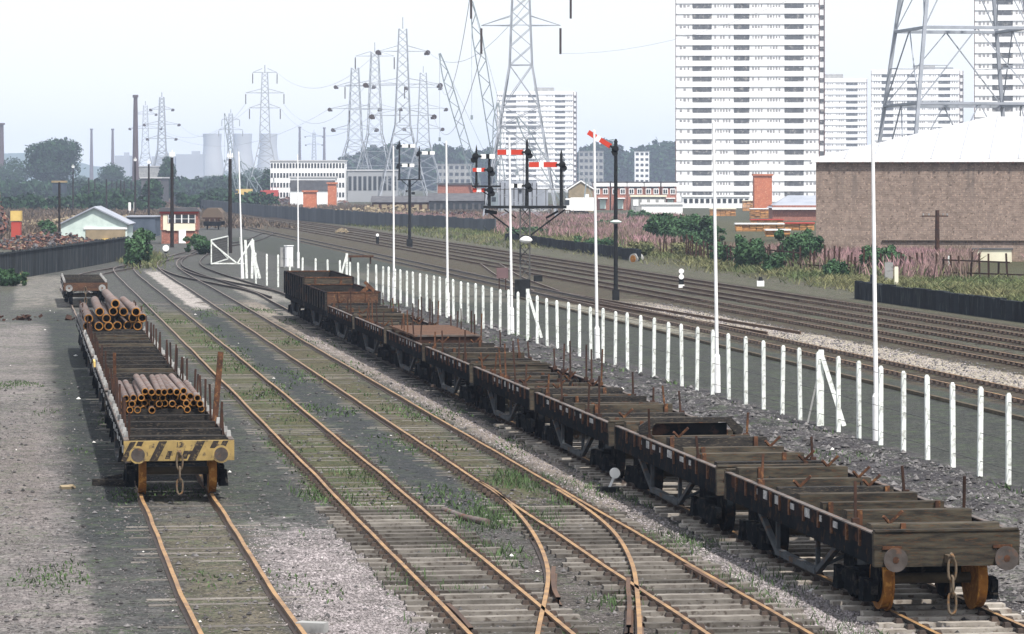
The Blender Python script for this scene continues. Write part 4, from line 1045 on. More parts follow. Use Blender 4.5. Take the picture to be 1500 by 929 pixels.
# ------------------------------------------------------------------ tower blocks
def tower(x0, x1, Y, floors, fh, label, depth=15, top_extra=0, sidecol=True):
    W = x1 - x0; t = thing('tower_block', label, 'tower block', ((x0 + x1) / 2, Y, 0), -.135 if x0 > 100 and Y < 900 else (-.06 if Y < 900 else -.10), group='white tower blocks'); H = floors * fh + 2.2
    b = MB(); b.box((0, depth / 2, H / 2), (W, depth, H)); b.build('wall', MT['tower_white'], t)
    b = MB()
    for k in range(floors + 1): b.box((0, -.08, 2.2 + k * fh - fh * .26), (W, .3, fh * .50))
    b.build('spandrel', MT['tower_white'], t)
    sm = MB(); rd = random.Random(int(Y)); cnt = 0
    for k in range(floors):
        z = 2.2 + k * fh + fh * .24
        for a, c in ((.115, .25), (.405, .515), (.76, .895)):
            if k < 33:
                q = MB(); q.box(((a + c) / 2 * W - W / 2, -.03, z), ((c - a) * W, .1, fh * .46)); q.build('balcony', MT['tower_glass'], t); cnt += 1
        for a, c, n in ((.02, .10, 3), (.265, .385, 6), (.53, .61, 4), (.635, .735, 5), (.905, .985, 3)):
            for j in range(n):
                if rd.random() < .12: continue
                xx = (a + (c - a) * (j + .5) / n) * W - W / 2; sm.box((xx, -.02, z), ((c - a) * W / n * rd.choice((.4, .6, .65)), .08, fh * rd.choice((.22, .30, .30))))
    o = sm.build('windows', MT['smallwin'], t); o['kind'] = 'stuff'
    b = MB(); b.box((W / 2 + .12, .1, H / 2), (.25, .5, H)); b.build('corner_trim', MT['tower_brown'], t); b = MB(); b.box((-W / 2 - .08, .1, H / 2), (.18, .4, H)); b.build('corner_trim', MT['tower_brown'], t)
    if sidecol:
        b = MB(); b.box((W / 2 + 1.5, 1.2, H / 2), (.22, .4, H)); b.build('corner_trim', MT['tower_brown'], t)
    if sidecol:
        b = MB(); b.box((W / 2 + .8, 2.0, H / 2), (1.3, 1.6, H)); b.build('stair_wall', MT['tower_white'], t)
        b = MB()
        for k in range(floors): b.box((W / 2 + .8, 1.15, 2.6 + k * fh), (1.1, .12, fh * .4))
        b.build('stair_window', MT['tower_glass'], t)['kind'] = 'stuff'
    b = MB(); b.box((0, depth / 2, H + .25), (W + .4, depth + .4, .5)); b.build('parapet', MT['tower_white'], t)
    b = MB(); b.box((W * .1, depth / 2, H + 1.4), (W * .25, 6, 2)); b.build('roof_plant', MT['concrete'], t)
def xs(px, Y): return (px - 750) * Y / F
tower(xs(990.5, 895), xs(1199, 895), 895, 21, 2.74, 'nearest white tower block, filling the sky left of the brick warehouse')
tower(xs(728, 1730), xs(840, 1730), 1730, 18, 2.70, 'distant white tower block behind the cranes')
tower(xs(1150, 1500), xs(1276, 1500), 1520, 18, 2.72, 'distant white tower block partly hidden by the nearest one', sidecol=False)
tower(xs(1277, 1400), xs(1405, 1400), 1400, 18, 2.72, 'distant white tower block seen between the legs of the big right pylon')
tower(xs(1429, 860), xs(1650, 860), 860, 21, 2.70, 'white tower block at the right edge behind the big pylon')

# ------------------------------------------------------------------ brick warehouse
t = thing('brick_warehouse', 'large windowless brown brick warehouse with a white roof at the right', 'warehouse', (0, 0, 0))
A = (23.6, 265.0); dirx = Vector((1, -.17, 0)).normalized(); nrm = Vector((.17, 1, 0)).normalized()
ang = math.atan2(dirx.y, dirx.x); t.location = (*A, 0); t.rotation_euler = (0, 0, ang)
Lw, Dw, Hw = 80, 46, 8.15
b = MB(); b.box((Lw / 2, Dw / 2, Hw / 2), (Lw, Dw, Hw)); b.build('wall', MT['brick'], t)
b = MB(); b.box((Lw / 2 + 2.5, -.06, 2.05), (Lw - 5.2, .14, .10)); b.build('plinth_course', MT['blackpaint'], t)
b = MB(); b.box((Lw / 2, Dw / 2, Hw + .12), (Lw + .7, Dw + .7, .26)); b.build('fascia', MT['white'], t)
b = MB()
for k in range(70): b.box((k * 1.15 + .2, -.33, Hw - .06), (.12, .12, .12))
b.build('gutter_bracket', MT['tower_brown'], t)['kind'] = 'stuff'
b = MB(); z0 = Hw + .26; hx = 12.6; rz_ = 12.05; e = .35
ro = [(-e, -e, z0), (Lw + e, -e, z0), (Lw + e, Dw + e, z0), (-e, Dw + e, z0), (hx, 23, rz_), (Lw - hx, 23, rz_)]
mid = [(3.6, 9.5, z0 + 1.75)]
b.add(ro, [(0, 1, 5, 4), (1, 2, 5), (2, 3, 4, 5), (3, 0, 4)]); b.build('roof', MT['whiteroof'], t)
b = MB(); n = 36
for k in range(1, n):
    x_ = k * Lw / n; tt = max(0, 1 - max(0, (hx - x_)) / (hx + e)) if x_ < hx else 1.0
    y1_ = -e + 23.35 * (tt if x_ < hx else 1); z1_ = z0 + (rz_ - z0) * (tt if x_ < hx else 1)
    b.bar((x_, -e, z0 + .03), (x_, y1_, z1_ + .03), .05, .03)
b.build('roof_seam', MT['greyroof'], t)['kind'] = 'stuff'
b = MB(); b.box((13.6, -.8, .75), (2.9, 1.6, 1.4)); b.box((13.6, -.8, 1.48), (3.1, 1.8, .09), mi=1); b.build('white_annexe', [MT['lightbox'], MT['slate']], t)

# ------------------------------------------------------------------ pylons
def pylon(X, Y, H, bw, label, arms, leg=.30, thin=.14, waist=.42, ten=False, mat='pylon', top=True, fr=None, nk=0):
    """arms: list of (height, half width)"""
    t = thing('electricity_pylon', label, 'pylon', (X, Y, 0), random.uniform(-.1, .1), 'lattice electricity pylons')
    wz = H * waist; tw = bw * .20
    def hw(z): return bw / 2 + (tw / 2 * 1.5 - bw / 2) * (z / wz) if z < wz else tw / 2 * 1.5 * (1 - .55 * (z - wz) / (H - wz))
    b = MB(); cs = [(-1, -1), (1, -1), (1, 1), (-1, 1)]
    zs = fr or [0, H * .12, H * .22, H * .31, H * .37, wz]; z = zs[-1]
    while z < H * .93: z += max(1.6, hw(z) * 1.7); zs.append(min(z, H * .95))
    for a, c in zip(zs, zs[1:]):
        for sx, sy in cs: b.bar((sx * hw(a), sy * hw(a), a), (sx * hw(c), sy * hw(c), c), leg)
    b.bar((0, 0, zs[-1]), (0, 0, H), leg)
    for i, (a, c) in enumerate(zip(zs, zs[1:])):
        for j in range(4):
            p, q = cs[j], cs[(j + 1) % 4]
            if i < nk:
                mx, my = (p[0] + q[0]) / 2 * hw(c), (p[1] + q[1]) / 2 * hw(c)
                for r_ in (p, q): b.bar((r_[0] * hw(a), r_[1] * hw(a), a), (mx, my, c), thin); b.bar((r_[0] * hw((a + c) / 2), r_[1] * hw((a + c) / 2), (a + c) / 2), (mx + (r_[0] * hw(a) - mx) * .5, my + (r_[1] * hw(a) - my) * .5, (a + c) / 2), thin * .7)
                b.bar((p[0] * hw(c), p[1] * hw(c), c), (q[0] * hw(c), q[1] * hw(c), c), leg * .75)
                continue
            b.bar((p[0] * hw(a), p[1] * hw(a), a), (q[0] * hw(c), q[1] * hw(c), c), thin); b.bar((q[0] * hw(a), q[1] * hw(a), a), (p[0] * hw(c), p[1] * hw(c), c), thin)
            if i < 5: b.bar((p[0] * hw(c), p[1] * hw(c), c), (q[0] * hw(c), q[1] * hw(c), c), thin * 1.1)
    b.build('lattice_frame', MT[mat], t)
    for z, w in arms:
        a = MB(); h0 = hw(z)
        for s_ in (-1, 1):
            for yy in (-h0, h0):
                a.bar((s_ * h0, yy, z), (s_ * w, 0, z), thin * 1.3); a.bar((s_ * h0, yy, z + H * .03), (s_ * w, 0, z), thin)
        a.bar((-h0, -h0, z), (h0, -h0, z), thin * 1.2)
        a.build('crossarm', MT[mat], t)
        for s_ in (-1, 1):
            i_ = MB()
            if ten: i_.cyl((s_ * w, -1.0, z - .4), (s_ * (w + .2), 1.0, z - .3), .75, .55, n=8); i_.box((s_ * (w - .6), 0, z - .7), (.6, 1.4, .7))
            else: i_.cyl((s_ * w, 0, z - .4), (s_ * w, 0, z - 4.2), .17, n=6)
            i_.build('insulator', MT['insul'], t)
    return t
def py(px, topy, Yd, **k): return xs(px, Yd), Yd, 6.8 + (262 - topy) * Yd / F
def hz(pyy, Yd): return 6.8 + (262 - pyy) * Yd / F
X_, Y_, H_ = py(590, 25, 950)
pylon(X_, Y_, H_, 14, 'tall pylon with dark tension insulators above the white bracket signal', [(hz(75, 950), 6.9), (hz(123, 950), 10.4), (hz(169, 950), 8.7)], leg=.24, thin=.10, ten=True)
X_, Y_, H_ = py(520, 88, 1240)
pylon(X_, Y_, H_, 17, 'leftmost pylon of the central group with three pairs of dark insulators', [(hz(126, 1240), 7), (hz(159, 1240), 9.2), (hz(189, 1240), 8.0)], leg=.26, thin=.11, ten=True)
X_, Y_, H_ = py(549, 62, 1080)
pylon(X_, Y_, H_, 15, 'pylon with hanging insulators between the two tall ones of the central group', [(hz(82, 1080), 6.2), (hz(125, 1080), 9.5), (hz(160, 1080), 8)], leg=.22, thin=.09)
X_, Y_, H_ = py(620, 97, 1340)
pylon(X_, Y_, H_, 16, 'rightmost pylon of the central group behind the white arms', [(hz(128, 1340), 6.8), (hz(159, 1340), 9), (hz(188, 1340), 7.6)], leg=.26, thin=.11, ten=True)
X_, Y_, H_ = py(388, 95, 1290)
pylon(X_, Y_, H_, 13.5, 'pylon above the cooling towers with hanging insulators', [(hz(106, 1290), 4.6), (hz(136, 1290), 7.2), (hz(158, 1290), 5.8)], leg=.34, thin=.15)
X_, Y_, H_ = py(237, 135, 1700)
pylon(X_, Y_, H_, 14, 'small pylon with dark insulators right of the big dark chimney', [(hz(160, 1700), 5.6), (hz(182, 1700), 8.7), (hz(203, 1700), 7.2)], leg=.40, thin=.18, ten=True)
X_, Y_, H_ = py(213, 148, 1900)
pylon(X_, Y_, H_, 14, 'small pylon just beside the big dark chimney', [(hz(167, 1900), 6), (hz(188, 1900), 8.7)], leg=.40, thin=.18, ten=True)
X_, Y_, H_ = py(338, 160, 2150)
pylon(X_, Y_, H_, 14, 'faint pylon rising between the cooling towers', [(hz(175, 2150), 5.6), (hz(190, 2150), 7.5)], leg=.42, thin=.2)
X_, Y_, H_ = py(460, 190, 3300)
pylon(X_, Y_, H_, 14, 'faintest far pylon left of the central group', [(hz(200, 3300), 8.6), (hz(212, 3300), 8)], leg=.5, thin=.25, ten=True)
pylon(xs(763, 500), 500, 47, 11.0, 'tall pylon in front of the distant tower block, top cut off by the picture edge', [(hz(37, 500), 5.8), (hz(-15, 500), 7.3), (hz(-60, 500), 5.2)], leg=.22, thin=.09, waist=.50)
pylon(xs(1408, 325), 325, 58, 15, 'huge near pylon whose legs rise behind the white roofed warehouse', [(38, 10), (46, 12), (53, 9)], leg=.32, thin=.10, waist=.78, fr=[0, 13.9, 21.0, 31, 38, 45], nk=4)
# extra heavy horizontals of the huge pylon
t = [o for o in bpy.data.objects if o.get('label', '').startswith('huge near pylon')][0]; t.rotation_euler = (0, 0, .16)
b = MB()
for zz, hwid in ((6.8 + (262 - 153) * .065, 5.8), (6.8 + (262 - 43) * .065, 5.0)):
    for s_ in (-1, 1): b.bar((-hwid, s_ * hwid, zz), (hwid, s_ * hwid, zz), .28)
    b.bar((-hwid, -hwid, zz), (-hwid, hwid, zz), .25); b.bar((hwid, -hwid, zz), (hwid, hwid, zz), .25)
for s_ in (-1, 1):
    b.bar((s_ * 5.4, -5.4, 17.2), (s_ * 2.4, -5.4, 17.2), .12)
b.build('horizontal_beam', MT['pylon'], t)
# conductors
def wire(p, q, sag, label):
    rr = .018 if min(p[1], q[1]) < 400 else .05
    pts = [(p[0] + (q[0] - p[0]) * k / 16, p[1] + (q[1] - p[1]) * k / 16, p[2] + (q[2] - p[2]) * k / 16 - sag * 4 * (k / 16) * (1 - k / 16)) for k in range(17)]
    b = MB(); b.tube(pts, rr, 4); tag(b.build('power_line', MT['pylon']), label, 'power line', 'power lines between the pylons')
xa = xs(763, 500)
wire((xa + 5.8, 500, 25.2), (xs(1408, 325) + 8, 325, 38), 5, 'power line rising right from the tall middle pylon towards the huge one')
wire((xa - 5.8, 500, 25.2), (xs(590, 950) + 8.7, 950, hz(169, 950) - .5), 8, 'power line from the tall middle pylon to the low arm of the central pylon')
wire((xs(590, 950) - 10.4, 950, hz(123, 950) - .5), (xs(388, 1290) + 7, 1290, hz(136, 1290) - 4), 9, 'power line from the central pylon to the one above the cooling towers')
xb_, xc_ = xs(590, 950), xs(388, 1290)
for n_, (p_, q_) in enumerate((((xa + 7.3, 500, 34.5), (xs(1408, 325) - 6, 325, 46)), ((xa - 7.3, 500, 34.5), (xb_ + 10.4, 950, hz(123, 950))), ((xa + 5.2, 500, 39), (xb_ + 6.9, 950, hz(75, 950))), ((xb_ - 6.9, 950, hz(75, 950)), (xc_ + 4.6, 1290, hz(106, 1290))), ((xb_ - 8.7, 950, hz(169, 950)), (xc_ + 5.8, 1290, hz(158, 1290))), ((xs(520, 1240) - 9.2, 1240, hz(159, 1240)), (xs(237, 1700) + 7.2, 1700, hz(203, 1700))), ((xc_ - 5.8, 1290, hz(158, 1290)), (xs(213, 1900) + 8, 1900, hz(188, 1900))))):
    wire(p_, q_, 8, ['highest power line on the right of the tall middle pylon', 'power line from the cut off pylon to the middle arm of the central pylon', 'power line from the cut off pylon to the top arm of the central pylon', 'top power line left of the central pylon', 'lowest power line left of the central pylon', 'long power line crossing the sky from the leftmost central pylon', 'lowest power line above the cooling towers'][n_])
wire((xs(388, 1290) - 7.2, 1290, hz(136, 1290) - 4), (xs(237, 1700) + 8.7, 1700, hz(182, 1700)), 9, 'power line running left above the cooling towers')

# ------------------------------------------------------------------ cranes
def lattice_boom(par, a, b_, w, name='boom', r=.10):
    a = Vector(a); c = Vector(b_); d = (c - a); L = d.length; d.normalize(); rr = d.cross(Vector((0, 1, 0))).normalized(); q = Vector((0, 1, 0)); m = MB()
    n = max(6, int(L / (w * 1.2)))
    def ww(f): return w * min(1, .25 + f * 6, .18 + (1 - f) * 5)
    for i in range(n):
        f, g = i / n, (i + 1) / n; p0 = a + d * L * f; p1 = a + d * L * g; w0, w1 = ww(f) / 2, ww(g) / 2
        for sx in (-1, 1):
            for sy in (-1, 1): m.bar(p0 + rr * sx * w0 + q * sy * w0, p1 + rr * sx * w1 + q * sy * w1, r)
        for sy in (-1, 1): m.bar(p0 + rr * (w0 if i % 2 else -w0) + q * sy * w0, p1 + rr * (-w1 if i % 2 else w1) + q * sy * w1, r * .6)
        for sx in (-1, 1): m.bar(p0 + rr * sx * w0 + q * (w0 if i % 2 else -w0), p1 + rr * sx * w1 + q * (-w1 if i % 2 else w1), r * .6)
    m.build(name, MT['crane'], par)
def crane(px, Yd, tipx, tipy, label, jib=None, w=1.3, cab='crane', r=.11, mast=None):
    X = xs(px, Yd); t = thing('crawler_crane', label, 'crane', (X, Yd, 0), group='crawler cranes on the far yard')
    b = MB()
    for s_ in (-1, 1): b.box((s_ * 1.5, 0, .55), (.8, 5.2, 1.1))
    b.box((0, 0, 1.1), (2.4, 2.4, .3)); b.build('crawler_track', MT['bogie'], t)
    b = MB(); b.box((.9, 0, 2.4), (4.2, 3.0, 2.3)); b.prism([(-2.5, 1.4), (-1.2, 1.4), (-1.2, 3.4), (-2.2, 3.4)], -1.5, -.2); b.build('cab', MT[cab], t)
    b = MB(); b.box((-1.9, -1.53, 2.7), (.9, .05, .9)); b.build('cab_window', MT['glasswin'], t)
    tip = (xs(tipx, Yd) - X, 0, hz(tipy, Yd)); lattice_boom(t, (-1.6, 0, 1.8), tip, w, r=r)
    b = MB(); top = mast or (1.6, 0, 7.0); b.bar((1.2, .3, 3.4), top, .2); b.bar((1.2, -.3, 3.4), top, .2); b.bar(top, tip, .07); b.bar(top, (2.6, 0, 3.4), .08); b.build('a_frame', MT['crane'], t)
    b = MB(); b.bar(tip, (tip[0], 0, tip[2] * .45), .06); b.box((tip[0], 0, tip[2] * .45), (.5, .3, .9)); b.build('hook_line', MT['crane'], t)
crane(750, 700, 691, 2, 'tallest crane, its long lattice boom leaning left to the top of the picture', w=2.0, r=.22)
crane(716, 760, 644, 78, 'crane with a long lattice boom leaning left between the masts', w=1.7, r=.22)
crane(846, 600, 757, 170, 'crane whose short boom slopes down to the right across the distant tower', w=1.4, r=.17, cab='white')
crane(737, 690, 729, 150, 'crane with a nearly upright boom behind the red signal arms', w=1.6, r=.20)
crane(356, 1100, 329, 166, 'small far crane with a thin dark boom behind the wooden pole', w=1.2, r=.15, cab='yellowpaint')
crane(393, 1000, 352, 236, 'small far crane with a low boom near the office building', w=1.6, r=.15, cab='redpaint')
x, y = xs(758, 640), 640
t = thing('machinery_shed', 'grey corrugated sheds and frames standing behind the bracket signal', 'shed', (x, y, 0))
b = MB(); b.box((0, 0, 3.2), (7.2, 6, 6.4)); b.box((4.4, 1, 2.4), (2.6, 5, 4.8)); b.build('wall', MT['greyroof'], t)
b = MB()
for k in range(9): b.box((-3.2 + k * .85, -3.05, 3.1), (.2, .1, 6.0))
b.build('rib', MT['slate'], t)['kind'] = 'stuff'
b = MB(); b.box((.5, -3.1, 4.6), (.6, .1, .6)); b.build('opening', MT['signal_black'], t)

# ------------------------------------------------------------------ chimneys, power station
def chimney(px, topy, Yd, r0, r1, label, mat='chim'):
    X = xs(px, Yd); H = hz(topy, Yd); t = thing('chimney', label, 'chimney', (X, Yd, 0), group='tall chimneys')
    b = MB(); b.cyl((0, 0, 0), (0, 0, H), r0 * .85, r1 * .85, n=16); b.build('shaft', MT[mat], t)
    b = MB(); b.cyl((0, 0, H - H * .02), (0, 0, H + .3), r1 * 1.25, n=16); b.build('rim', MT[mat], t)
chimney(198.5, 140, 1500, 1.9, 1.0, 'big dark brick chimney, the tallest on the left skyline')
chimney(134, 189, 3000, 2.2, 1.1, 'left one of two thin hazy chimneys behind the round tree')
chimney(165, 189, 3000, 2.2, 1.1, 'right one of two thin hazy chimneys behind the round tree')
chimney(439, 186, 3200, 2.0, 1.1, 'hazy chimney above the office building, left one of that pair')
chimney(475, 187, 3200, 2.0, 1.1, 'hazy chimney above the office building, right one of that pair')
chimney(1, 181, 1900, 2.6, 1.9, 'chimney at the extreme left edge of the picture')
for px, w_, lb in ((311, 28, 'left cooling tower of the three on the hazy skyline'), (355, 29, 'middle cooling tower of the three on the hazy skyline'), (393, 27, 'right cooling tower of the three on the hazy skyline')):
    Yd = 4600; H = hz(196, Yd); r1 = w_ / 2 * Yd / F; b = MB(); prof = []
    for k in range(13):
        f = k / 12; prof.append((r1 * (1.0 + .42 * (1 - f) ** 1.8 - .10 * math.sin(math.pi * min(1, max(0, (f - .45) / .55)))), H * f))
    b.lathe((0, 0, 0), prof, 32); tag(b.build('cooling_tower', MT['cool'], loc=(xs(px, Yd), Yd, 0)), lb, 'cooling tower', 'cooling towers')
for px0, px1, ty, Yd, lb in ((168, 190, 228, 4200, 'hazy block left of the big chimney'), (222, 256, 229, 4200, 'hazy industrial block right of the big chimney'), (258, 297, 226, 4200, 'hazy power station block joining the left cooling tower')):
    H = hz(ty, Yd); b = MB(); w = (px1 - px0) * Yd / F; b.box((0, 15, H / 2), (w, 30, H)); b.box((w * .2, 15, H + 2), (w * .3, 10, 4)); tag(b.build('power_station', MT['hazebuild'], loc=(xs((px0 + px1) / 2, Yd), Yd, 0)), lb, 'power station')

# ------------------------------------------------------------------ middle distance buildings
def building(name, label, px0, px1, topy, Yd, depth, wall, roof, cat='building', rows=0, cols=0, wmat='glasswin', flat=True, roofh=2.0, band=None, z0=0):
    x0, x1 = xs(px0, Yd), xs(px1, Yd); W = x1 - x0; H = hz(topy, Yd); t = thing(name, label, cat, ((x0 + x1) / 2, Yd, 0))
    hb = H if flat else H - roofh
    b = MB(); b.box((0, depth / 2, hb / 2), (W, depth, hb)); b.build('wall', MT[wall], t)
    b = MB()
    if flat: b.box((0, depth / 2, hb + .15), (W + .5, depth + .5, .35))
    else: b.add([(-W / 2 - .3, -.3, hb), (W / 2 + .3, -.3, hb), (W / 2 + .3, depth + .3, hb), (-W / 2 - .3, depth + .3, hb), (-W / 2 - .3, depth / 2, H), (W / 2 + .3, depth / 2, H)], [(0, 1, 5, 4), (2, 3, 4, 5), (3, 0, 4), (1, 2, 5), (3, 2, 1, 0)])
    b.build('roof', MT[roof], t)
    if rows:
        fh = (hb - .6) / rows
        for r_ in range(rows):
            for c_ in range(cols):
                xx = -W / 2 + W * (c_ + .5) / cols; q = MB(); q.box((xx, -.04, .5 + fh * (r_ + .58)), (W / cols * .62, .1, fh * .48)); w_ = q.build('window', MT[wmat], t)
    if band:
        b = MB(); b.box((0, -.1, hb * band[1]), (W, .2, hb * band[2])); b.build('band', MT[band[0]], t)
    return t
building('office_block', 'long white office building with rows of dark windows, far left of the pylons', 396, 505, 236, 1000, 12, 'tower_white', 'whiteroof', rows=4, cols=24, cat='office building')
t = building('white_depot', 'low white depot building with dark upper strip in front of the office block', 425, 491, 260, 860, 10, 'tower_white', 'whiteroof', cat='depot', band=('slate', .72, .38))
building('long_canopy', 'long low building with thin white roof behind the central pylons', 509, 582, 250, 1010, 8, 'hazebuild', 'whiteroof', cat='shed', rows=1, cols=10)
building('orange_brick_hut', 'small orange brick block right of the white depot', 480, 492, 269, 780, 4, 'orange', 'orange', cat='hut')
building('orange_container', 'low orange container in front of the white depot', 444, 463, 281, 720, 3, 'orange', 'orange', cat='container')
building('brick_works', 'orange brown brick works building behind the second white mast', 641, 702, 270, 760, 14, 'brick_red', 'slate', cat='factory')
building('grey_works', 'long low grey roofed works below the brick works', 628, 712, 283, 640, 10, 'slate', 'slate', cat='factory', rows=1, cols=9, flat=False, roofh=1.4)
building('brown_shed', 'long low brown shed to the left of the bracket signal', 545, 640, 287, 660, 10, 'rust', 'slate', cat='shed', flat=False, roofh=1.2, rows=1, cols=8, wmat='tan')
for px0, px1, ty, lb in ((869, 893, 268, 'leftmost red brick terrace house with white fascia right of the raised signal'), (895, 918, 268, 'red brick terrace house with white fascia just right of the raised signal'), (919, 943, 268, 'middle red brick terrace house with white dormer windows'), (944, 967, 268, 'fourth red brick terrace house in the row'), (969, 991, 268, 'red brick terrace house touching the nearest tower block')):
    t = building('terrace_house', lb, px0, px1, ty, 745, 8, 'brick_red', 'slate', cat='house'); W = xs(px1, 745) - xs(px0, 745)
    b = MB(); b.box((0, -.15, 5.55), (W, .3, .75)); b.build('fascia', MT['white'], t)
    for q in (-.25, .25):
        b = MB(); b.box((q * W, -.1, 4.1), (1.15, .15, 1.25)); w_ = b.build('window_frame', MT['white'], t)
        b = MB(); b.box((q * W - .22, -.2, 4.1), (.36, .1, .85)); b.box((q * W + .26, -.2, 4.1), (.32, .1, .85)); b.build('pane', MT['glasswin'], w_)
    b = MB(); b.box((0, -.1, 4.95), (W * .7, .14, .30)); b.build('window_strip', MT['glasswin'], t)
    b = MB(); b.box((.3, -.8, 2.6), (W * .6, 1.6, .22)); b.build('porch_roof', MT['white'], t)
    b = MB(); b.box((.3, -.12, 1.3), (1.3, .15, 2.0)); b.build('door', MT['green_white'], t)
t = thing('gabled_house', 'buff gable ended house left of the white mast and terrace', 'house', (xs(851, 700), 700, 0)); b = MB(); b.prism([(-2.5, 0), (2.5, 0), (2.5, 4.8), (0, 6.3), (-2.5, 4.8)], 0, 8); b.build('wall', MT['tan'], t)
b = MB()
for s_ in (-1, 1): b.bar((s_ * 2.8, -.1, 4.65), (0, -.1, 6.45), .3, .25)
b.build('barge_board', MT['white'], t); b = MB(); b.box((1.2, -.1, 3.2), (.9, .12, 1.0)); b.build('window', MT['white'], t)
b = MB()
for s_ in (-1, 1): b.prism([(s_ * 2.8, 4.72), (0, 6.4), (0, 6.6), (s_ * 2.9, 4.9)], 0, 8.2)
b.build('roof', MT['slate'], t)
building('grey_garage', 'grey garage block with a pale square window in front of the terrace', 925, 975, 288, 690, 4, 'concrete', 'lightbox', cat='garage', rows=1, cols=4, wmat='white')
building('garden_wall', 'low white garden wall in front of the terrace houses', 940, 1000, 299, 640, .4, 'white', 'white', cat='wall')
building('stair_tower', 'tall plain orange red brick tower in front of the nearest tower block', 1105, 1131, 257, 700, 4.5, 'orange', 'orange', cat='tower')
building('block_of_flats', 'pale block of flats among trees right of the distant tower block', 848, 884, 222, 1900, 14, 'concrete', 'concrete', cat='flats', rows=6, cols=5)
building('block_of_flats', 'slim white block of flats among trees left of the nearest tower block', 930, 951, 222, 1950, 12, 'tower_white', 'concrete', cat='flats', rows=7, cols=3)
building('block_of_flats', 'pale block of flats in front of the far wood at its centre', 640, 690, 241, 1700, 14, 'concrete', 'concrete', cat='flats', rows=4, cols=6)
building('low_shop_row', 'low white building under the nearest tower block', 1000, 1098, 288, 800, 6, 'white', 'white', cat='shops', rows=1, cols=12)
t = thing('grey_roof_shed', 'shed with pale grey sloping roof left of the brick warehouse', 'shed', (xs(1172, 520), 520, 0)); b = MB(); b.box((0, 4, 1.4), (8.4, 8, 2.8)); b.build('wall', MT['brick_red'], t)
b = MB(); b.add([(-4.6, -.4, 2.4), (4.6, -.4, 2.4), (4.6, 8, 4.3), (-1.2, 8, 4.3), (-4.6, 8, 2.4)], [(0, 1, 2, 3), (0, 3, 4)]); b.build('roof', MT['greyroof'], t)
b = MB(); b.box((0, -.5, 2.3), (8.6, .2, .3)); b.build('eaves', MT['white'], t)
building('long_roofed_shed', 'low shed with long white roof left of the signal box poles', 207, 236, 261, 900, 20, 'slate', 'whiteroof', cat='shed')
building('far_white_shed', 'far white roofed shed behind the dark chimney foot', 203, 232, 244, 1500, 14, 'concrete', 'whiteroof', cat='shed')
x, y = G(194, 312); t = thing('notice_board', 'two small white boards standing by the poles left of the signal box', 'sign', (x, y, 0))
for q in (-.55, .5): b = MB(); b.box((q, 0, 1.3), (.5, .1, 1.7)); b.bar((q, .1, 0), (q, .1, 1), .1); b.build('board', MT['white'], t)
# timber stacks
def stack(px0, px1, ty, by, lb, top='white', body='timber_stack'):
    x0, Yd = G(px0, by); x1 = xs(px1, Yd); H = hz(ty, Yd); t = thing('timber_stack', lb, 'stack of timber', ((x0 + x1) / 2, Yd, 0), group='orange stacks in the far yard'); W = x1 - x0; b = MB()
    n = max(3, int(H / .22)); m = max(3, int(W / .8))
    for k in range(n):
        for j in range(m): b.box((-W / 2 + W * (j + .5) / m + random.uniform(-.04, .04), random.uniform(0, .2) + 1.0, H * (k + .5) / n), (W / m * .93, 2.2, H / n * .82))
    b.build('planks', MT[body], t); b = MB(); b.box((0, 1.0, H + .06), (W * 1.03, 2.4, .14)); b.build('cover_sheet', MT[top], t)
stack(1078, 1148, 328, 345, 'wide low orange timber stack with a white cover in front of the others')
stack(1150, 1193, 327, 343, 'orange timber stack with red cover touching the brick warehouse', 'redpaint')
stack(1100, 1148, 322, 336, 'orange timber stack with a red cover behind the wide one', 'redpaint')
stack(1099, 1128, 306, 322, 'taller orange timber stack with white cover below the brick tower')
stack(1040, 1078, 306, 318, 'long low orange timber stack left of the brick tower', 'lightbox')
stack(1122, 1158, 337, 352, 'short orange stack at the front with a white cover')
pile('yard_clutter', 'brown clutter and dead growth behind the low hut', xs(150, 520), 520, 13, 60, 1.2, 900, MT['tan'], .15, .7)
stack(1088, 1118, 294, 309, 'stack with a pale bulging cover right under the tower block', 'lightbox')
# yard clutter beyond the slab fence
pile('yard_clutter', 'orange and brown clutter beyond the grey slab fence', xs(560, 600), 600, 16, 45, 2.0, 900, MT['tan'], .2, .8)
pile('yard_clutter', 'pale and rusty clutter beyond the slab fence under the brick works', xs(670, 520), 520, 12, 40, 1.9, 900, MT['scrap'], .15, .7)
pile('yard_clutter', 'clutter of vehicles and materials near the far small cranes', xs(360, 950), 950, 28, 60, 2.2, 700, MT['scrap'], .4, 1.4)
pile('yard_clutter', 'white and grey clutter around the foot of the tall crane', xs(775, 600), 600, 9, 30, 2.2, 300, MT['concrete'], .3, 1.0)
pile('orange_litter', 'small tan heap beside the slab fence and main line', xs(500, 430), 432, .8, 3, .5, 60, MT['tan'], .1, .35)
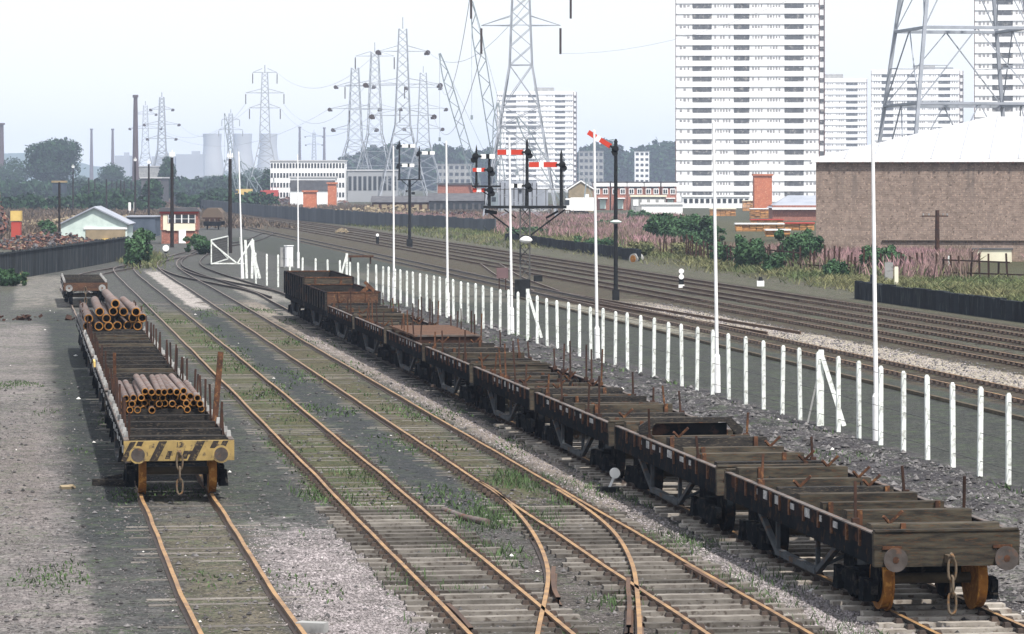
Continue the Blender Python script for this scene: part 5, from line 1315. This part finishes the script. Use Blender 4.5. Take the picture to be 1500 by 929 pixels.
# ------------------------------------------------------------------ vegetation
def leaf_mesh(name, lobes, n, size, mat, flat=.0, seed=0):
    g = np.random.default_rng(seed); w = np.array([l[3] * l[4] * l[5] for l in lobes]) ** .67; w /= w.sum()
    idx = g.choice(len(lobes), n, p=w); L = np.array(lobes)[idx]
    d = g.normal(size=(n, 3)); d /= np.linalg.norm(d, axis=1)[:, None]
    r = ((.35 if size < .2 else .5) + (.75 if size < .2 else .57) * g.random(n) ** .7)[:, None]; r[g.random(n) < .06] *= 1.12
    c = L[:, :3] + d * r * L[:, 3:6]
    # clumping
    cl = g.normal(size=(n // 14 + 1, 3)); 
    a = g.normal(size=(n, 3)); a /= np.linalg.norm(a, axis=1)[:, None]; b = np.cross(a, d + .3 * g.normal(size=(n, 3))); b /= np.linalg.norm(b, axis=1)[:, None] + 1e-9
    s = (size * (.5 + g.random(n)))[:, None]
    keep = c[:, 2] > .05
    V = np.stack([c - a * s - b * s * .6, c + a * s - b * s * .6, c + a * s * .8 + b * s * .6, c - a * s * .8 + b * s * .6], 1)[keep].reshape(-1, 3)
    Fq = np.arange(len(V)).reshape(-1, 4)
    return fastmesh(name, V, Fq, mat)
def tree(X, Y, H, W, label, n=5000, group='trees on the skyline', mat='leaf_far', lobn=9, seed=1, trunk=.25, depth=None):
    rd = random.Random(seed); t = thing('broadleaf_tree', label, 'tree', (X, Y, 0), group=group); lobes = []
    dp = depth or W
    for k in range(lobn):
        a = rd.uniform(0, 6.28); q = rd.uniform(.15, .62); z = H * rd.uniform(.42, .80) if k else H * .62
        rr = W * rd.uniform(.20, .30); lobes.append((math.cos(a) * q * W * .5, math.sin(a) * q * dp * .5, z, rr, rr * dp / W, H * rd.uniform(.16, .22)))
    lobes.append((0, 0, H * .52, W * .42, dp * .42, H * .36)); lobes.append((0, 0, H * .80, W * .24, dp * .24, H * .20))
    o = bpy.data.objects.new('crown', leaf_mesh('crown', lobes, n, max(.28, W * .018), MT[mat], seed=seed)); COL.objects.link(o); o.parent = t
    b = MB(); b.cyl((0, 0, 0), (0, 0, H * .6), W * .035, W * .015, n=8)
    for k in range(5): a = rd.uniform(0, 6.28); b.cyl((0, 0, H * (.2 + .07 * k)), (math.cos(a) * W * .3, math.sin(a) * W * .3, H * (.5 + .06 * k)), W * .014, W * .006, n=6)
    b.build('trunk', MT['bark'], t); return t
def tpx(px0, px1, ty, Yd, label, **k):
    X = xs((px0 + px1) / 2, Yd); tree(X, Yd, hz(ty, Yd), (px1 - px0) * Yd / F, label, **k)
tpx(34, 124, 203, 1350, 'large dark round tree on the left behind the board on the pole', n=15000, lobn=14, seed=3)
tpx(-8, 44, 230, 1500, 'dark tree at the left edge beside the large round one', n=5000, seed=5)
tpx(143, 184, 238, 1450, 'low round tree right of the large round tree', n=4500, seed=6)
tpx(230, 260, 228, 1150, 'narrow upright tree behind the signal box poles', n=4500, seed=7, lobn=6)
tpx(205, 240, 262, 800, 'low bushy tree left of the signal box poles', n=2500, seed=8)
tpx(380, 400, 246, 1050, 'small green tree at the left end of the office building', n=1800, seed=9)
for k, (a, c, ty, Yd) in enumerate(((108, 160, 262, 900), (255, 300, 256, 1400), (286, 330, 250, 1700), (318, 372, 244, 1600), (350, 400, 238, 1900), (95, 140, 250, 1800), (180, 235, 250, 1600), (410, 440, 231, 2200), (440, 466, 232, 2200), (470, 505, 229, 2100), (300, 345, 268, 900), (140, 200, 268, 850))):
    tpx(a, c, ty + 7, Yd, ['low dark tree between the round tree and the poles', 'hazy tree below the power station', 'hazy tree under the left cooling tower', 'hazy tree under the middle cooling tower', 'hazy tree under the right cooling tower', 'hazy tree behind the right side of the large round tree', 'hazy tree behind the big chimney base', 'tree top over the office roof at its left', 'tree top over the office roof at its middle', 'tree top over the office roof at its right end', 'low green tree left of the small crane', 'low hedge-like tree behind the gabled shed'][k], n=2200, seed=20 + k)
far = []
def wood(name, label, px0, px1, prof, Yd, n, seed, depth=120):
    g = random.Random(seed); lobes = []
    x = px0
    while x < px1:
        f = (x - px0) / (px1 - px0); ty = np.interp(f, [p[0] for p in prof], [p[1] for p in prof]); H = hz(ty + g.uniform(-3, 5), Yd); w = g.uniform(5, 9)
        Z = Yd + g.uniform(0, depth)
        lobes.append((xs(x, Z), Z, H * .72, w * Yd / F, w * Yd / F, H * .28)); lobes.append((xs(x + g.uniform(-4, 4), Z), Z, H * .36, 1.4 * w * Yd / F, w * Yd / F, H * .36)); x += w * .55
    me = leaf_mesh(name, lobes, n, .95 * Yd / 1800, MT['leaf_far'], seed=seed); o = bpy.data.objects.new(name, me); COL.objects.link(o); tag(o, label, 'woodland', kind='stuff')
wood('far_wood', 'wooded rise behind the central pylons', 484, 738, [(0, 240), (.10, 228), (.25, 214), (.42, 209), (.55, 220), (.62, 211), (.8, 218), (.92, 214), (1, 208)], 1950, 30000, 41)
wood('far_wood', 'dark wood between the distant tower block and the nearest one', 843, 1000, [(0, 222), (.15, 206), (.35, 205), (.5, 222), (.68, 210), (.85, 206), (1, 208)], 2050, 20000, 42)
wood('far_wood', 'low line of trees behind the yard in the middle distance', 260, 560, [(0, 262), (.3, 258), (.5, 262), (1, 264)], 1250, 9000, 43)
wood('far_wood', 'low line of trees behind the left poles', -20, 260, [(0, 262), (.3, 266), (1, 262)], 1150, 9000, 44)
wood('scrub', 'low scrub on the waste land behind the gabled shed and scrap yard', -15, 235, [(0, 284), (.3, 288), (.6, 282), (1, 290)], 700, 3500, 45, 60)
wood('scrub', 'low scrub between the signal box and the slab fence', 262, 400, [(0, 283), (.5, 286), (1, 283)], 760, 2000, 46, 60)
# hills closing the horizon
b = MB(); n = 60; vs = []; fs = []
for k in range(n + 1):
    x_ = -2500 + 5000 * k / n; h = 30 + 14 * math.sin(k * .7) + 9 * math.sin(k * 1.9)
    vs += [(x_, 5200, -2), (x_, 5450, h), (x_, 5850, -2)]
for k in range(n): fs += [(k * 3, k * 3 + 3, k * 3 + 4, k * 3 + 1), (k * 3 + 1, k * 3 + 4, k * 3 + 5, k * 3 + 2)]
b.add(vs, fs, smooth=True); tag(b.build('hills', MT['leaf_far']), kind='structure')

# shrubs among the weeds
def shrub(px0, px1, ty, by, label, n=1500, seed=1, mat='leaf', sz=.16):
    n = int(n * 2.2); sz *= .55
    x0, Yd = G((px0 + px1) / 2, by); W = (px1 - px0) * Yd / F; H = hz(ty, Yd); g = random.Random(seed)
    lobes = [(g.uniform(-.32, .32) * W, g.uniform(-.3, .3) * W, H * g.uniform(.3, .68), W * g.uniform(.18, .28), W * .25, H * g.uniform(.22, .32)) for _ in range(7)]
    t = thing('shrub', label, 'shrub', (x0, Yd, 0), group='shrubs among the weeds')
    o = bpy.data.objects.new('foliage', leaf_mesh('foliage', lobes + [(g.uniform(-.5, .5) * W, g.uniform(-.4, .4) * W, H * g.uniform(.12, .9), W * g.uniform(.06, .12), W * .1, H * g.uniform(.08, .16)) for _ in range(12)], n, sz, MT[mat], seed=seed)); COL.objects.link(o); o.parent = t
    b = MB()
    for k in range(5): a = g.uniform(0, 6.28); b.cyl((0, 0, 0), (math.cos(a) * W * .2, math.sin(a) * W * .2, H * .6), .05, .02, n=5)
    b.build('stems', MT['bark'], t)
shrub(950, 1040, 308, 366, 'large dark green shrub left of the second white mast', 5500, 1, sz=.22)
shrub(918, 955, 304, 332, 'rounded green shrub in front of the terrace houses', 2200, 2, sz=.25)
shrub(1078, 1118, 344, 402, 'green shrub behind the picket fence right of the second mast', 3000, 3)
shrub(1140, 1205, 335, 400, 'green shrub at the left corner of the brick warehouse', 4200, 4)
shrub(1258, 1325, 357, 410, 'green shrub behind the right mast before the brick wall', 3600, 5)
shrub(1318, 1345, 375, 408, 'small shrub just left of the telegraph pole', 1300, 6)
shrub(1208, 1240, 378, 415, 'small shrub between the picket fence and the right mast', 1300, 7)
shrub(182, 226, 328, 392, 'green bush at the right end of the dark board fence', 3600, 8)
shrub(0, 38, 392, 418, 'small bush in front of the dark board fence at the left edge', 2000, 9)
shrub(270, 318, 342, 372, 'low green bush right of the signal box', 2400, 10)
shrub(60, 90, 322, 352, 'green bush behind the scrap left of the gabled shed', 1500, 11, sz=.2)
shrub(845, 905, 345, 372, 'low green growth above the low black wall', 1600, 12)
shrub(740, 800, 330, 352, 'low green growth at the foot of the bracket signal beyond the rails', 1400, 13)

shrub(1000, 1062, 330, 372, 'straggly shrub in front of the large dark green one', 2000, 21)
shrub(1040, 1075, 352, 392, 'small green bush just right of the second white mast', 1500, 22)
shrub(870, 912, 318, 340, 'low bush behind the raised signal post', 1200, 23)
shrub(985, 1030, 352, 385, 'yellow green low shrub at the rail side left of the second mast', 1500, 24, mat='grassleaf')
shrub(920, 968, 350, 382, 'yellow green low growth beyond the grey drum', 1500, 25, mat='grassleaf')
shrub(1118, 1150, 368, 408, 'low bramble between the two green shrubs behind the picket fence', 1200, 26)
shrub(1345, 1400, 388, 412, 'low bramble at the foot of the telegraph pole', 1400, 27)
def blades(name, label, spots, hmin, hmax, w, mat, lean=.25, cat='weeds', seed=5):
    g = np.random.default_rng(seed); S = np.array(spots); n = len(S); h = hmin + (hmax - hmin) * g.random(n); a = g.random(n) * 6.283
    dx = np.cos(a) * w * (.5 + g.random(n)); dy = np.sin(a) * w * (.5 + g.random(n)); lx = g.normal(size=n) * lean * h; ly = g.normal(size=n) * lean * h
    z = S[:, 2]
    V = np.stack([np.stack([S[:, 0] - dx, S[:, 1] - dy, z], 1), np.stack([S[:, 0] + dx, S[:, 1] + dy, z], 1), np.stack([S[:, 0] + dx * .7 + lx, S[:, 1] + dy * .7 + ly, z + h * .75], 1), np.stack([S[:, 0] + lx * 1.5, S[:, 1] + ly * 1.5, z + h], 1)], 1).reshape(-1, 3)
    o = bpy.data.objects.new(name, fastmesh(name, V, np.arange(len(V)).reshape(-1, 4), MT[mat])); COL.objects.link(o); tag(o, label, cat, kind='stuff'); return o
def scatter(n, fn, dens=None, seed=1):
    g = random.Random(seed); out = []
    while len(out) < n:
        u, Y = fn(g)
        if dens and g.random() > dens(u, Y): continue
        x_, y_ = P(u, Y); out.append((x_, y_, max(0, ground_z(u, Y) - .02)))
    return out
def clear(u, Y):
    q = (u - K * Y) / Y
    return 0 if (Y > 285 and q > .052) or (Y > 203 and .135 < q < .153) else 1
nzv = lambda u, Y, s=1.0, o=0.0: .5 + .5 * mnoise.noise(Vector((u * .35 * s, Y * .09 * s, o)))
# foreground weeds between the rails
sp = scatter(9000, lambda g: (g.uniform(5.8, 13.2), 44 + 36 * g.random() ** 1.1), lambda u, Y: max(0, nzv(u, Y, 2.2) - .50) * 3.2 * (1.2 if 9 < u < 12 else .5))
blades('low_weeds', 'green weeds growing between the sleepers of the near sidings', sp, .03, .17, .011, 'weed')
sp = scatter(5200, lambda g: (g.uniform(6.2, 13.0), g.uniform(70, 185)), lambda u, Y: max(0, nzv(u, Y, 1.6, 7) - .5) * 2.4)
blades('low_weeds', 'patchy moss and weeds along the weed grown sidings', sp, .02, .10, .025, 'weed', seed=8)
sp = scatter(2600, lambda g: (g.uniform(-3, 5.5), g.uniform(48, 120)), lambda u, Y: max(0, nzv(u, Y, 2.0, 3) - .62) * 3)
blades('low_weeds', 'sparse weeds beside the left hand train', sp, .02, .08, .018, 'weed', seed=9)
sp = scatter(1200, lambda g: (g.uniform(16.5, 21.8), g.uniform(70, 200)), lambda u, Y: max(0, nzv(u, Y, 2.0, 13) - .6) * 3)
blades('low_weeds', 'small weeds on the rubble along the post fence', sp, .04, .18, .02, 'weed', seed=10)
# dry grass and willowherb across the waste ground
sp = scatter(80000, lambda g: (48.8 + 36 * g.random() ** 1.4, 170 + 330 * g.random() ** 1.3), lambda u, Y: nzv(u, Y, .8, 2) * (0.12 if (u < 51.5 and Y > 262) or u < 50 else 1) * clear(u, Y))
blades('dry_grass', 'dry yellow green grass covering the waste ground right of the main lines', sp, .10, .50, .032, 'grassleaf', .5, 'grass', 12)
sp = scatter(16000, lambda g: (g.uniform(49, 62), g.uniform(140, 215)), None)
blades('dry_grass', 'dry grass on the bank above the black retaining wall', sp, .10, .5, .024, 'grassleaf', .5, 'grass', 13)
def wfn(g): return (g.uniform(54, 100), 215 + 330 * g.random() ** 1.2)
sp = scatter(60000, wfn, lambda u, Y: max(0, nzv(u, Y, .7, 20) - .36) * 3.0 * min(1, (u - 53) / 6) * clear(u, Y))
blades('willowherb', 'tall pink willowherb in flower across the waste ground', sp, .5, 1.35, .05, 'willow', .2, 'wild flowers', 14)
sp = scatter(14000, lambda g: (g.uniform(57, 78), g.uniform(218, 262)), lambda u, Y: nzv(u, Y, 1.4, 22) * clear(u, Y))
sg = scatter(26000, wfn, lambda u, Y: clear(u, Y) * (.25 + max(0, nzv(u, Y, 1.1, 40) - .45) * 2.5))
blades('tall_weeds', 'green and brown weeds tangled among the pink willowherb', sg, .3, 1.1, .055, 'grassleaf', .35, 'weeds', 19)
blades('willowherb', 'pink willowherb growing against the brick warehouse wall', sp, .5, 1.5, .04, 'willow', .2, 'wild flowers', 15)
sp = scatter(5000, lambda g: (g.uniform(47.5, 56), g.uniform(330, 520)), lambda u, Y: nzv(u, Y, 1.0, 30))
blades('dry_grass', 'rough grass strip in front of the grey slab fence', sp, .15, .5, .05, 'grassleaf', .3, 'grass', 16)
sp = scatter(900, lambda g: (g.uniform(-1.5, .2) + 0, g.uniform(225, 300)), lambda u, Y: nzv(u, Y, 1.2, 31)) 
sp += [(lambda p: (p[0], p[1], 0))(G(random.gauss(208, 14), random.gauss(381, 5))) for _ in range(2500)] + [(lambda p: (p[0], p[1], 0))(G(random.uniform(20, 190), 413 - random.uniform(0, 170) * .17 + random.gauss(0, 2))) for _ in range(0)]
blades('dry_grass', 'pale dry grass at the foot of the dark board fence', sp, .1, .6, .04, 'grassleaf', .3, 'grass', 17)

sp = scatter(26000, lambda g: (g.uniform(50, 125), 385 + 420 * g.random()), lambda u, Y: (1 if u - K * Y < .02 * Y and u > (57 if Y < 480 else 50) else 0) * nzv(u, Y, .7, 51))
blades('dead_growth', 'brown dead growth and docks beyond the grey slab fence', sp, .3, 1.3, .11, 'growth', .3, 'weeds', 31)
sp = scatter(16000, lambda g: (g.uniform(-30, 14), 385 + 330 * g.random()), lambda u, Y: nzv(u, Y, .7, 52))
blades('dead_growth', 'brown dead growth on the waste land behind the gabled shed', sp, .3, 1.2, .12, 'growth', .3, 'weeds', 32)
sp = scatter(9000, lambda g: (g.uniform(15, 38), 470 + 420 * g.random()), lambda u, Y: nzv(u, Y, .7, 53))
blades('low_growth', 'brown green growth beside the lines beyond the signal box', sp, .2, .8, .12, 'growth', .3, 'weeds', 33)
# stones
def stones(name, label, n, fn, smin, smax, mat, seed):
    g = random.Random(seed); V = []; Fc = []
    base = [(1, 0, 0), (-1, 0, 0), (0, 1, 0), (0, -1, 0), (0, 0, 1), (0, 0, -.6)]; fb = [(0, 2, 4), (2, 1, 4), (1, 3, 4), (3, 0, 4), (2, 0, 5), (1, 2, 5), (3, 1, 5), (0, 3, 5)]
    for _ in range(n):
        u, Y = fn(g); x_, y_ = P(u, Y); s = smin + (smax - smin) * g.random() ** 3; a = g.uniform(0, 6.28); ca, sa = math.cos(a), math.sin(a); z = ground_z(u, Y); bb = len(V)
        for p in base:
            q = (p[0] * s * g.uniform(.7, 1.2), p[1] * s * g.uniform(.6, 1.1), p[2] * s * g.uniform(.45, .9)); V.append((x_ + q[0] * ca - q[1] * sa, y_ + q[0] * sa + q[1] * ca, z + s * .25 + q[2]))
        for f in fb: Fc.append(tuple(bb + i for i in f))
    me = bpy.data.meshes.new(name); me.from_pydata(V, [], Fc); me.materials.append(MT[mat]); me.update(); o = bpy.data.objects.new(name, me); COL.objects.link(o); tag(o, label, 'stones', kind='stuff')
stones('ballast_stones', 'grey ballast stones scattered over the sidings', 9000, lambda g: (g.uniform(-4, 16), 46 + 70 * g.random() ** 1.6), .015, .07, 'rock', 1)
stones('rubble', 'dark rubble heaped between the right hand train and the post fence', 7000, lambda g: (g.uniform(16, 21.9), 50 + 130 * g.random() ** 1.4), .02, .13, 'rock', 2)
stones('white_stones', 'odd white stones and paper scraps lying about the yard', 110, lambda g: (g.uniform(-3, 21.5), 48 + 130 * g.random() ** 1.3), .03, .10, 'rock_white', 3)
stones('main_ballast', 'pale stones beside the nearest main line', 5000, lambda g: (g.uniform(32.0, 35.3), g.uniform(85, 190)), .02, .07, 'rock', 4)
def gravel(name, label, n, u0, u1, y0, y1, smin, smax, mat, seed, pw=1.3, edge=.25):
    g = np.random.default_rng(seed); u = u0 + (u1 - u0) * g.random(n) + g.normal(size=n) * edge; Y = y0 + (y1 - y0) * g.random(n) ** pw + g.normal(size=n) * 1.5
    s = smin + (smax - smin) * g.random(n) ** 2.5; a = g.random(n) * 6.283; ca, sa = np.cos(a), np.sin(a)
    z = np.array([ground_z(float(p), float(q)) for p, q in zip(u, Y)]) if u0 > 15 else np.zeros(n)
    base = np.array([(1, 0, 0), (-1, 0, 0), (0, 1, 0), (0, -1, 0), (0, 0, 1), (0, 0, -.6)]); q = base[None] * s[:, None, None] * g.uniform(.55, 1.15, (n, 6, 3)); q[:, :, 2] *= .8
    X = u - K * Y; V = np.stack([X[:, None] + q[..., 0] * ca[:, None] - q[..., 1] * sa[:, None], Y[:, None] + q[..., 0] * sa[:, None] + q[..., 1] * ca[:, None], (z + s * .3)[:, None] + q[..., 2]], -1).reshape(-1, 3)
    fb = np.array([(0, 2, 4), (2, 1, 4), (1, 3, 4), (3, 0, 4)]); Fq = (fb[None] + (np.arange(n) * 6)[:, None, None]).reshape(-1, 3)
    o = bpy.data.objects.new(name, fastmesh(name, V, Fq, MT[mat])); COL.objects.link(o); tag(o, label, 'gravel', kind='stuff')
gravel('pale_gravel', 'pale lilac gravel between the left hand track and the middle siding', 20000, 4.6, 6.0, 46, 65, .012, .036, 'rock_pale', 1, edge=.4)
gravel('pale_gravel', 'pale gravel beside the near end of the right hand train', 12000, 11.9, 13.1, 46, 62, .014, .040, 'rock_pale', 2)
gravel('pale_gravel', 'pale strip of gravel along the left side of the right hand train', 8000, 12.1, 12.8, 64, 150, .014, .038, 'rock_pale', 3, edge=.2)
gravel('yard_gravel', 'lilac grey gravel of the open yard on the left', 26000, -3.5, 1.0, 46, 105, .010, .032, 'rock_yard', 4)
gravel('track_gravel', 'grey stones between the rails of the near sidings', 26000, 6.0, 15.8, 45, 75, .012, .034, 'rock_yard', 5)
gravel('track_gravel', 'grey stones around the left hand track', 6000, 1.5, 5.0, 46, 80, .010, .028, 'rock_yard', 6)
gravel('dark_rubble', 'dark cinders heaped along the inside of the post fence', 26000, 15.9, 21.7, 50, 110, .015, .055, 'rock', 7)
gravel('main_gravel', 'pale ballast strewn between the nearest two main lines', 9000, 32.6, 34.6, 92, 185, .02, .05, 'rock_pale', 8)
x, y = G(97, 713); b = MB(); b.box((0, 0, .04), (.26, .12, .06), .5, rx=.3); b.box((.13, .05, .05), (.12, .10, .05), 1.1, ry=.5); b.box((-.12, .02, .03), (.1, .05, .04), 2); tag(b.build('litter', MT['tan'], loc=(x, y, 0)), 'pale yellow litter on the cinders left of the striped wagon', 'litter')
x, y = G(160, 708); b = MB(); b.bar((-.35, 0, .08), (.4, -.25, .08), .16, .14); b.bar((-.2, .1, .1), (.3, .05, .22), .1); tag(b.build('timber_baulk', MT['wood_dark'], loc=(x, y, 0)), 'dark short baulk lying beside the left wheel of the striped wagon', 'timber')

# ------------------------------------------------------------------ haze, light, camera
b = MB(); b.box((0, 2870, 41), (9600, 6100, 86)); hz_o = b.build('haze', MT['white']); tag(hz_o, kind='stuff')
m = bpy.data.materials.new('haze_air'); m.use_nodes = True; nt = m.node_tree; nt.nodes.remove(nt.nodes['Principled BSDF']); pv = nt.nodes.new('ShaderNodeVolumePrincipled')
pv.inputs['Density'].default_value = HAZE_D; pv.inputs['Color'].default_value = (.66, .77, 1.0, 1); pv.inputs['Anisotropy'].default_value = .0
nt.links.new(pv.outputs[0], nt.nodes['Material Output'].inputs['Volume']); hz_o.data.materials.clear(); hz_o.data.materials.append(m)
w = bpy.data.worlds.new('World'); SC.world = w; w.use_nodes = True; nt = w.node_tree; bg = nt.nodes['Background']; sky = nt.nodes.new('ShaderNodeTexSky'); sky.sky_type = 'NISHITA'; sky.sun_disc = False
sun_dir = Vector((.36, -.60, 1.10)).normalized()      # towards the sun
el = math.asin(sun_dir.z); az = math.atan2(sun_dir.x, sun_dir.y)
sky.sun_elevation = el; sky.sun_rotation = az; sky.air_density = 1.0; sky.dust_density = 2.0; sky.ozone_density = 1.0; sky.altitude = 60
mx = nt.nodes.new('ShaderNodeMix'); mx.data_type = 'RGBA'; mx.inputs[0].default_value = .72; nt.links.new(sky.outputs[0], mx.inputs[6]); mx.inputs[7].default_value = (7.6, 7.8, 8.1, 1)   # thin white overcast over the blue
nt.links.new(mx.outputs[2], bg.inputs[0]); bg.inputs[1].default_value = .115
sd = bpy.data.lights.new('sun', 'SUN'); sd.energy = 4.3; sd.angle = R(1.2); sd.color = (1, .95, .88); so = bpy.data.objects.new('sun', sd); COL.objects.link(so)
so.rotation_euler = (-sun_dir).to_track_quat('-Z', 'Y').to_euler(); so.location = (60, -60, 120)
cam = bpy.data.cameras.new('camera'); cam.sensor_width = 36; cam.lens = 36 * F / 1500; cam.clip_end = 9000; cam.clip_start = .5; cam.shift_y = -(464.5 - 262) / 1500
co = bpy.data.objects.new('camera', cam); COL.objects.link(co); co.location = (0, 0, HC); co.rotation_euler = (math.pi / 2, 0, 0); SC.camera = co
SC.view_settings.view_transform = 'Standard'; SC.view_settings.look = 'None'; SC.view_settings.gamma = 1; SC.view_settings.use_curve_mapping = False
SC.view_settings.exposure = EXPO
SC.cycles.max_bounces = 6; SC.cycles.volume_bounces = 1; SC.cycles.transparent_max_bounces = 8; SC.cycles.use_denoising = True
